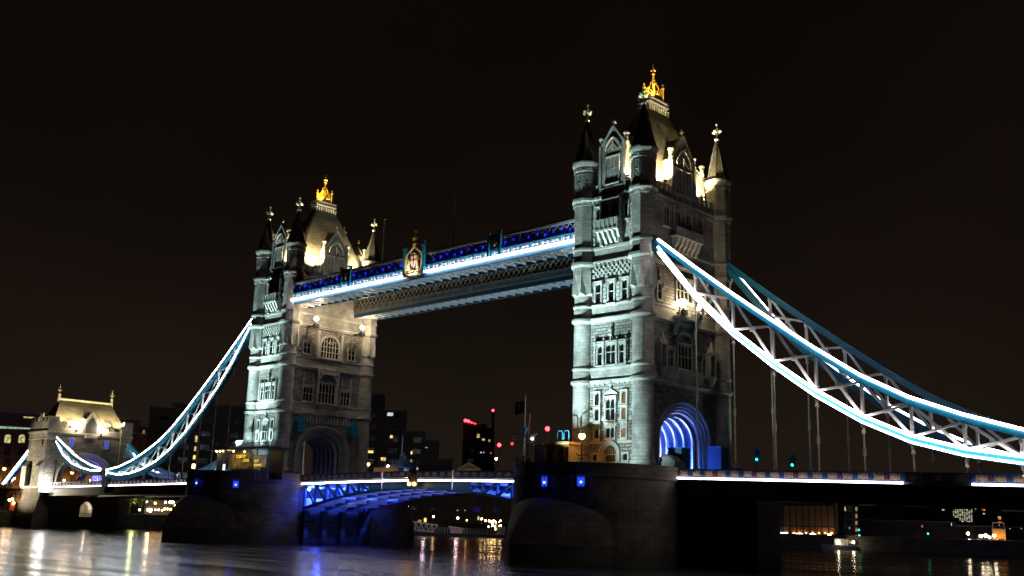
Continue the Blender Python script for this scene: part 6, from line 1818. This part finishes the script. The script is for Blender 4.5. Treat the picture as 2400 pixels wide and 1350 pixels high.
# right of the far tower: terraced flats, tower block, hall, crane
building('apartment_block', "dark terraced apartment block stepping down right of the farther tower", 'apartments',
    [(845, 900, 924), (896, 954, 963), (950, 998, 1011), (994, 1030, 1033), (1026, 1062, 1076)], 390, CONC,
    [(908,967,921,975,CLIT),(914.5,1020,920,1027,WLIT),(861,1056,875,1062,WLIT),(893,1072,904,1080,WLIT),(963,1058,966.5,1065,WLIT),(962,1077,965.5,1084,YLIT),(996,1048,1002,1050,GDIM),(976,1095,980,1101,YLIT)],
    grid=(6.0, 4.2, 3.2, 1.7), depth=20)
tb, F = building('tower_block', "black tower block with a line of red lights along its roof edge", 'tower block', [(1086, 1140, 994), (1138, 1158, 1004)], 520, BROWNB,
    [(1118,1017,1124,1026,YLIT),(1130,1028,1136,1033,YLIT),(1145,1030,1149,1036,WDIM),(1126,1059,1129,1062,CLIT),(1133,1059,1135,1062,CLIT),(1149,1060,1152,1064,RLIT)], grid=(6, 5, 2.6, 1.6), depth=20)
m = MB()
for k, r in enumerate((.75,.7,.4,.35,.3,.25)): m.ball(F.p(1091+k*4.6+(2 if k == 1 else 0), 986+k*1.5, 1), r, 0, 8, 5)
m.build('roof_warning_light', REDL, tb)
m = MB(); a, c = F.p(1088,988,.6), F.p(1117,995,.6); m.beam(a-Vector((0,0,.8)), c-Vector((0,0,.8)), .5, .5); m.build('roof_edge_rail', DARK, tb)
t = thing('tower_crane', "slender dark crane mast tipped with a red light beside the tower block", 'crane', at(1160, 1100, 560))
q0 = at(1161, 1100, 560); q1 = at(1155.5, 962, 560); q0.z = ZG
m = MB(); m.beam(q0, q1-Vector((0,0,1)), .9, .9)
for k in range(24):
    a = q0+(q1-q0)*k/24; m.box(a.x-.7, a.x+.7, a.y-.7, a.y+.7, a.z-.1, a.z+.1)
m.build('mast', DARK, t); m = MB(); m.ball(q1, .65, 0, 8, 5); m.build('warning_light', REDL, t)
p = at(1170, 1043, 235); nav_red("star-bright red light on a dark post right of the black tower block", p, .42, ZG-4.6+.0)
street_lamp("small white lamp below the red light right of the tower block", 1163, 1075, 1163, 330, ZG, COOL, None, .42, 0, None)
hl, F = building('market_hall', "low gabled hall faintly outlined in yellow behind the right leaf parapet", 'hall', [(1075, 1127, 1101)], 400, BROWNB, [], depth=16)
m = MB(); a, p_, c = F.p(1072,1101,.3), F.p(1098,1085,.3), F.p(1127,1101,.3)
m.prism([a+F.n*.0, c, p_], [a-F.n*15, c-F.n*15, p_-F.n*15]); m.build('gable_roof', LEAD, hl)
m = MB(); m.beam(a+F.n*.4, p_+F.n*.4, .5, .5); m.beam(p_+F.n*.4, c+F.n*.4, .5, .5); m.beam(a+F.n*.4, c+F.n*.4, .5, .5); m.build('pediment', CREAM, hl)
lamp('hall_light', 'POINT', F.p(1098,1098,6), (1,.85,.4), 70, hl, size=.5)
building('warehouse', "long black warehouse row across the river below the leaves", 'warehouse', [(940, 1040, 1138), (1040, 1200, 1146)], 372, BROWNB,
    [(979,1218,987,1231,WDIM),(994,1214,999.5,1224,WLIT),(1071,1195.5,1074,1197,CLIT),(1089,1195.5,1091,1197,CLIT),(1119.5,1210,1123,1219,YLIT)], grid=(7, 5, 2.6, 1.8), depth=14)
GQ = "quay lamps seen below the bascule leaves"
for i, (px, py, mt, r, lab) in enumerate(((1016,1211,WARM,.42,"amber quay lamp above the left white truss"),(1073,1214,WARM,.45,"largest amber quay lamp above the right white truss"),(1094,1219,WARM,.28,"small amber quay lamp just right of the right white truss"),
    (1129,1216,WARM,.42,"amber quay lamp beside the white strip of light"),(1138,1220,WARM,.36,"middle amber lamp of the close three under the right leaf"),(1147,1221,WARM,.46,"rightmost bright amber lamp of the close three under the right leaf"),
    (956,1187,COOL,.28,"white lamp at the right edge of the farther pier, high above the water"),(1145,1234,COOL,.32,"white lamp low on the quay under the three amber ones"))):
    street_lamp(lab, px, py, px, 345, ZG, mt, None, r*.75, 0, GQ)
fl = thing('string_lights', "bare tree hung with small warm fairy lights under the right leaf", 'fairy lights', at(1160, 1240, 340))
rnd = random.Random(4); Fs = Face(1160, 1230, 340); m = MB(); b_ = MB()
base = Fs.p(1158, 1250); base.z = ZG-2
for k in range(26):
    p = Fs.p(1152+rnd.random()*24, 1218+rnd.random()*24, rnd.uniform(-1.5,1.5)); m.ball(p, .13+.1*rnd.random(), 0, 6, 4); b_.tube([base+(p-base)*.35+Vector((0,0,.4)), p], .05, 5)
b_.tube([base, base+Vector((0,0,2.5)), Fs.p(1160,1232)], [.2,.15,.08], 6)
m.build('bulb', WARM, fl); b_.build('branch', DARK, fl)
# white landing stage trusses and rail
GT = "white link-span trusses of the landing stage"
for (pa_, pb_, lab) in (((961,1222,986,1245),(1026,1231,1018,1247), "longer white steel truss of the landing stage beside the farther pier"), ((1052,1234,1060,1254),(1086,1239,1084,1256), "shorter white steel truss of the landing stage in mid gap")):
    Ft = Face((pa_[0]+pb_[0])/2, 1240, 338)
    t = thing('landing_truss', lab, 'truss bridge', Ft.p((pa_[0]+pb_[0])/2, 1250), GT)
    m = MB(); T0, T1, B0, B1 = Ft.p(pa_[0],pa_[1]), Ft.p(pb_[0],pb_[1]), Ft.p(pa_[2],pa_[3]) if False else Ft.p(pa_[0]+6,pa_[3]-4), Ft.p(pb_[2],pb_[3])
    for w_ in (0, -3):
        o = Ft.n*w_; m.beam(T0+o, T1+o, .3, .3); m.beam(B0+o, B1+o, .3, .3)
        nn = 5
        for k in range(nn):
            a, c = T0+(T1-T0)*k/nn, T0+(T1-T0)*(k+1)/nn; bt = B0+(B1-B0)*(k+.5)/nn
            m.beam(a+o, bt+o, .2, .2); m.beam(c+o, bt+o, .2, .2)
    m.build('truss', WHITE, t)
    m = MB(); m.prism([B0+Vector((0,0,-.3)), B1+Vector((0,0,-.3)), B1+Vector((0,0,-.1)), B0+Vector((0,0,-.1))], [B0-Ft.n*3+Vector((0,0,-.3)), B1-Ft.n*3+Vector((0,0,-.3)), B1-Ft.n*3+Vector((0,0,-.1)), B0-Ft.n*3+Vector((0,0,-.1))]); m.build('walkway_plate', GREY, t)
    lamp('truss_light', 'POINT', (T0+T1)/2+Ft.n*7+Vector((0,0,3)), (1,.75,.85), 260, t, size=.3)
t = thing('landing_stage', "floating landing stage with pale posts along the far quay", 'pontoon', at(1075, 1262, 335))
Ft = Face(1075, 1258, 335); m = MB(); u0, _ = Ft.uz(960, 1258); u1, _ = Ft.uz(1190, 1258)
Ft.box(m, u0, u1, -4, 0, ZW-.4, ZW+1.0); m.build('pontoon', DARK, t)
m = MB(); n = 34
for k in range(n+1): u = u0+(u1-u0)*k/n; Ft.box(m, u-.09, u+.09, -.2, -.02, ZW+1.0, ZW+2.6)
Ft.box(m, u0, u1, -.16, -.06, ZW+2.5, ZW+2.6); Ft.box(m, u0, u1, -.16, -.06, ZW+1.75, ZW+1.82); m.build('rail', GREY, t)
u, z = Ft.uz(1175, 1250); m = MB(); Ft.box(m, u-1.2, u+1.2, -3, -.6, ZW+1.0, ZW+3.4); m.build('ticket_hut', WHITE, t)

# right of the near pier, below the deck
sh, F = building('warehouse', "dark warehouse with orange uplit pilasters and white shop signs below the right deck", 'warehouse', [(1822, 1957, 1178)], 345, BROWNB, [], depth=16, zg=ZG)
UPL = (1,.36,.05)
for k, px in enumerate((1845,1860,1874.5,1889.5,1904.5,1919,1934,1949)):
    u, z = F.uz(px, 1247); m = MB(); F.box(m, u-.75, u+.75, 0, .4, z-1.5, F.uz(px, 1186)[1]); 
    for j in range(5): F.box(m, u-.85, u+.85, .0, .5, z+.6+j*1.2, z+.75+j*1.2)
    m.build('pilaster', paint('orange_brick', (.34,.18,.08), .8), sh)
    p = F.p(px, 1247, 1.0); m = MB(); m.box(p.x-.14,p.x+.14,p.y-.14,p.y+.14,p.z-.35,p.z-.15); m.build('uplight', SODIUM, sh)
    lamp('uplight_beam', 'SPOT', p, UPL, 24 if k % 3 != 2 else 11, sh, F.p(px, 1215, .2), 36, .9, .1)
for a, b_, py in ((1828,1845,1249.5),(1864,1882,1251.7),(1897,1913,1253)):
    u0, z = F.uz(a, py); u1, _ = F.uz(b_, py); m = MB(); F.box(m, u0, u1, .4, .9, z-.28, z+.28); m.build('shop_sign', glow('shop_sign_glow', (.75,.92,1), 3.2), sh)
    m = MB(); F.box(m, u1+.02, u1+.45, .4, .8, z-.28, z+.28); m.build('sign_end', BLUEHOARD, sh)
m = MB()
for k in range(12):
    u, _ = F.uz(1828+k*8, 1260); F.box(m, u-.1, u+.1, .3, .6, ZG, ZG+2.2)
u0, _ = F.uz(1824,1260); u1, _ = F.uz(1955,1260); F.box(m, u0, u1, 0, .7, ZG+2.2, ZG+2.5); m.build('shopfront_frame', DARK, sh)
building('apartment_block', "narrow dark block with a column of slit windows right of the uplit warehouse", 'apartments', [(1962, 2012, 1166)], 350, BROWNB,
    [(1979,1188,1982.5,1197,YLIT),(1990,1236,1992,1239,CLIT)]+[(2004.5,1189+k*16,2009.5,1198+k*16,WDIM) for k in range(5)], grid=(5, 4, 2, 1.6), depth=14)
building('office_block', "office block with rows of yellow windows high under the right deck", 'offices', [(2052, 2125, 1168)], 620, BROWNB,
    [(2062+i*5.2, 1172+j*3.2, 2065.8+i*5.2, 1173.6+j*3.2, YLIT if (i < 9) else CLIT) for i in range(12) for j in range(3) if (i*7+j*5) % 4], depth=20)
building('office_block', "brightly lit office block with a dense grid of cream windows", 'offices', [(2228, 2288, 1190)], 640, BROWNB,
    [(2233+i*5.3, 1194+j*3.4, 2236.4+i*5.3, 1195.9+j*3.4, YLIT if (i+j) % 3 else CLIT) for i in range(9) for j in range(9) if (i*5+j*3) % 7 and (i > j-5)], depth=20)
building('tower_block', "dark slab with a few cool windows left of the cream lit offices", 'tower block', [(2190, 2232, 1172)], 600, BROWNB,
    [(2208,1177,2215,1179,YLIT),(2207,1182,2214,1184,CLIT),(2208,1194,2214,1196,CLIT),(2201,1182,2202.5,1183.5,WDIM),(2196,1176,2199,1178,WDIM)], depth=14)
building('tower_block', "dark slab with scattered orange windows right of the cream lit offices", 'tower block', [(2288, 2345, 1176)], 610, BROWNB,
    [(2300,1188,2304,1193,OLIT),(2303,1194,2309,1197,OLIT),(2304,1203,2309,1205,CLIT),(2302,1185,2306,1187,OLIT),(2314,1185,2320,1187,WLIT),(2332,1185,2336,1187,YLIT),(2285,1192,2288,1194,YLIT),(2339,1211,2346,1213,WLIT),(2340,1215.5,2346,1217,WLIT),(2340,1222.5,2347,1225,RLIT),(2341,1230,2343,1232,CLIT)], depth=14)
building('warehouse', "long black wharf row behind the right shore lamps", 'warehouse', [(2012, 2240, 1222), (2236, 2460, 1236)], 372, BROWNB,
    [(2160,1181+50,2163,1186+50,WDIM),(2229,1212+14,2231,1218+14,CLIT),(2366,1238,2368,1240,CLIT),(2392,1236,2395,1240,OLIT)], grid=(9, 5, 2.4, 1.6), depth=14)
building('warehouse', "tall far dark row closing the view under the right deck", 'warehouse', [(1990, 2200, 1188), (2198, 2470, 1200)], 668, BROWNB, [], depth=14)
lb, F = building('waterside_house', "orange lit waterside house with a square four-paned window at the right", 'house', [(2325, 2356, 1242)], 352, OCHRE, [(2341,1263,2352,1272,GLASS)], depth=10)
m = MB(); u0, z0 = F.uz(2326,1242); u1, z1 = F.uz(2354,1233); F.box(m, u0, u0+.25, -1, 0, z0, z0+2); F.box(m, u1-.25, u1, -1, 0, z0, z0+2); F.box(m, u0, u1, -1, 0, z0+2, z0+2.25); m.build('roof_frame', GREY, lb)
lamp('house_light', 'POINT', F.p(2336,1262,2.0), (1,.5,.12), 300, lb, size=.2); lamp('house_light', 'POINT', F.p(2350,1258,1.5), (1,.5,.2), 120, lb, size=.2)
GR_ = "shore lamps below the right deck"
for px, py, mt, r, lab in ((1819,1250,WARMW,.35,"pale yellow lamp at the dark pier's right edge"),(1944,1254,WARMW,.5,"cone shaped warm lamp at the right end of the uplit warehouse"),
    (2032,1273,WARMW,.3,"lone small lamp in the dark right of the moored boat"),(2079,1275,WARMW,.42,"bright lone lamp left of the green signals"),
    (2269,1250,WARMW,.4,"left outlying lamp of the cluster by the waterside house"),(2299,1256,WARMW,.46,"brightest left lamp of the close group by the waterside house"),(2310,1255,WARMW,.46,"second bright lamp of the close group by the waterside house"),
    (2319,1259,WARMW,.34,"small lamp between the close group and the waterside house"),(2330,1255,WARMW,.42,"lamp at the upper left corner of the waterside house"),(2272,1266,COOL,.42,"lower white lamp left of the waterside house"),
    (2320,1268,COOL,.4,"lower white lamp beside the waterside house wall"),(2372,1271,COOL,.42,"bluish white lamp right of the waterside house"),(2393,1272,WARMW,.45,"yellow lamp at the right edge of the far shore")):
    street_lamp(lab, px, py, px, 341, 2.6, mt, (1,.8,.4), r, 60 if px in (2299,2330,2320) else 0, GR_)
for px, py, lab in ((2013,1242,"upper green signal beside the slit windowed block"),(2014,1255,"lower green signal beside the slit windowed block"),(2175,1251,"upper green signal of the pair on the dark wharf"),(2175,1263,"lower green signal of the pair on the dark wharf"),(2143,1270,"single green signal low on the dark wharf")):
    p = at(px, py, 340); t = thing('signal_light', lab, 'signal light', (p.x, p.y, p.z-1.2), "green shore signals")
    m = MB(); m.ball(p, .26, 0, 8, 5); m.build('lamp', GREENL, t); m = MB(); m.lathe((p.x,p.y), [(.12,p.z-1.2),(.1,p.z-.2)], 6); m.build('post', DARK, t)
for i, (px, w_) in enumerate(((2262,9),(2312,12),(2340,9),(2370,10))):
    pass
tree("round dark bush tree left of the waterside house, lit from within", 2290, 1258, 1288, 340, 2.2, LEAF, 500, 11, 2.6)
tree("dark bush in front of the waterside house", 2336, 1264, 1288, 338, 1.8, LEAFD, 400, 12, 2.6)
tree("dark spreading bush right of the waterside house", 2368, 1266, 1288, 339, 2.0, LEAFD, 400, 13, 2.6)
# moored boat
bt = thing('moored_boat', "grey moored river boat with lit deck below the right deck", 'boat', at(1965, 1285, 318))
Fb = Face(1965, 1280, 318); u0, _ = Fb.uz(1922, 1280); u1, _ = Fb.uz(2010, 1280); z0 = ZW
m = MB(); m.loft([[Fb.P(u0+1.2,-3,z0-.3),Fb.P(u1-.6,-3,z0-.3),Fb.P(u1-.6,0,z0-.3),Fb.P(u0+1.2,0,z0-.3)],[Fb.P(u0,-3.3,z0+1.5),Fb.P(u1,-3.3,z0+1.2),Fb.P(u1,.3,z0+1.2),Fb.P(u0,.3,z0+1.5)]]); m.build('hull', GREY, bt)
m = MB(); Fb.box(m, u0+4.0, u1-2.5, -2.6, -.3, z0+1.25, z0+3.0); m.build('cabin', GREY, bt)
m = MB(); Fb.box(m, u0+3.7, u1-2.2, -2.8, -.1, z0+3.0, z0+3.15); m.build('cabin_roof', LEAD, bt)
for k in range(5): m = MB(); Fb.box(m, u0+4.5+k*1.1, u0+5.2+k*1.1, -.3, -.27, z0+1.9, z0+2.6); m.build('window', WDIM, bt)
for px in (1965, 2000): p = Fb.p(px, 1271, .3); m = MB(); m.ball(p, .33, 0, 8, 5); m.build('deck_lamp', WARMW, bt); m = MB(); m.beam(p-Vector((0,0,2.0)), p-Vector((0,0,.25)), .08, .08); m.build('lamp_stem', DARK, bt)
lamp('deck_light', 'POINT', Fb.p(1965,1271,1.2), (1,.8,.45), 25, bt, size=.2)
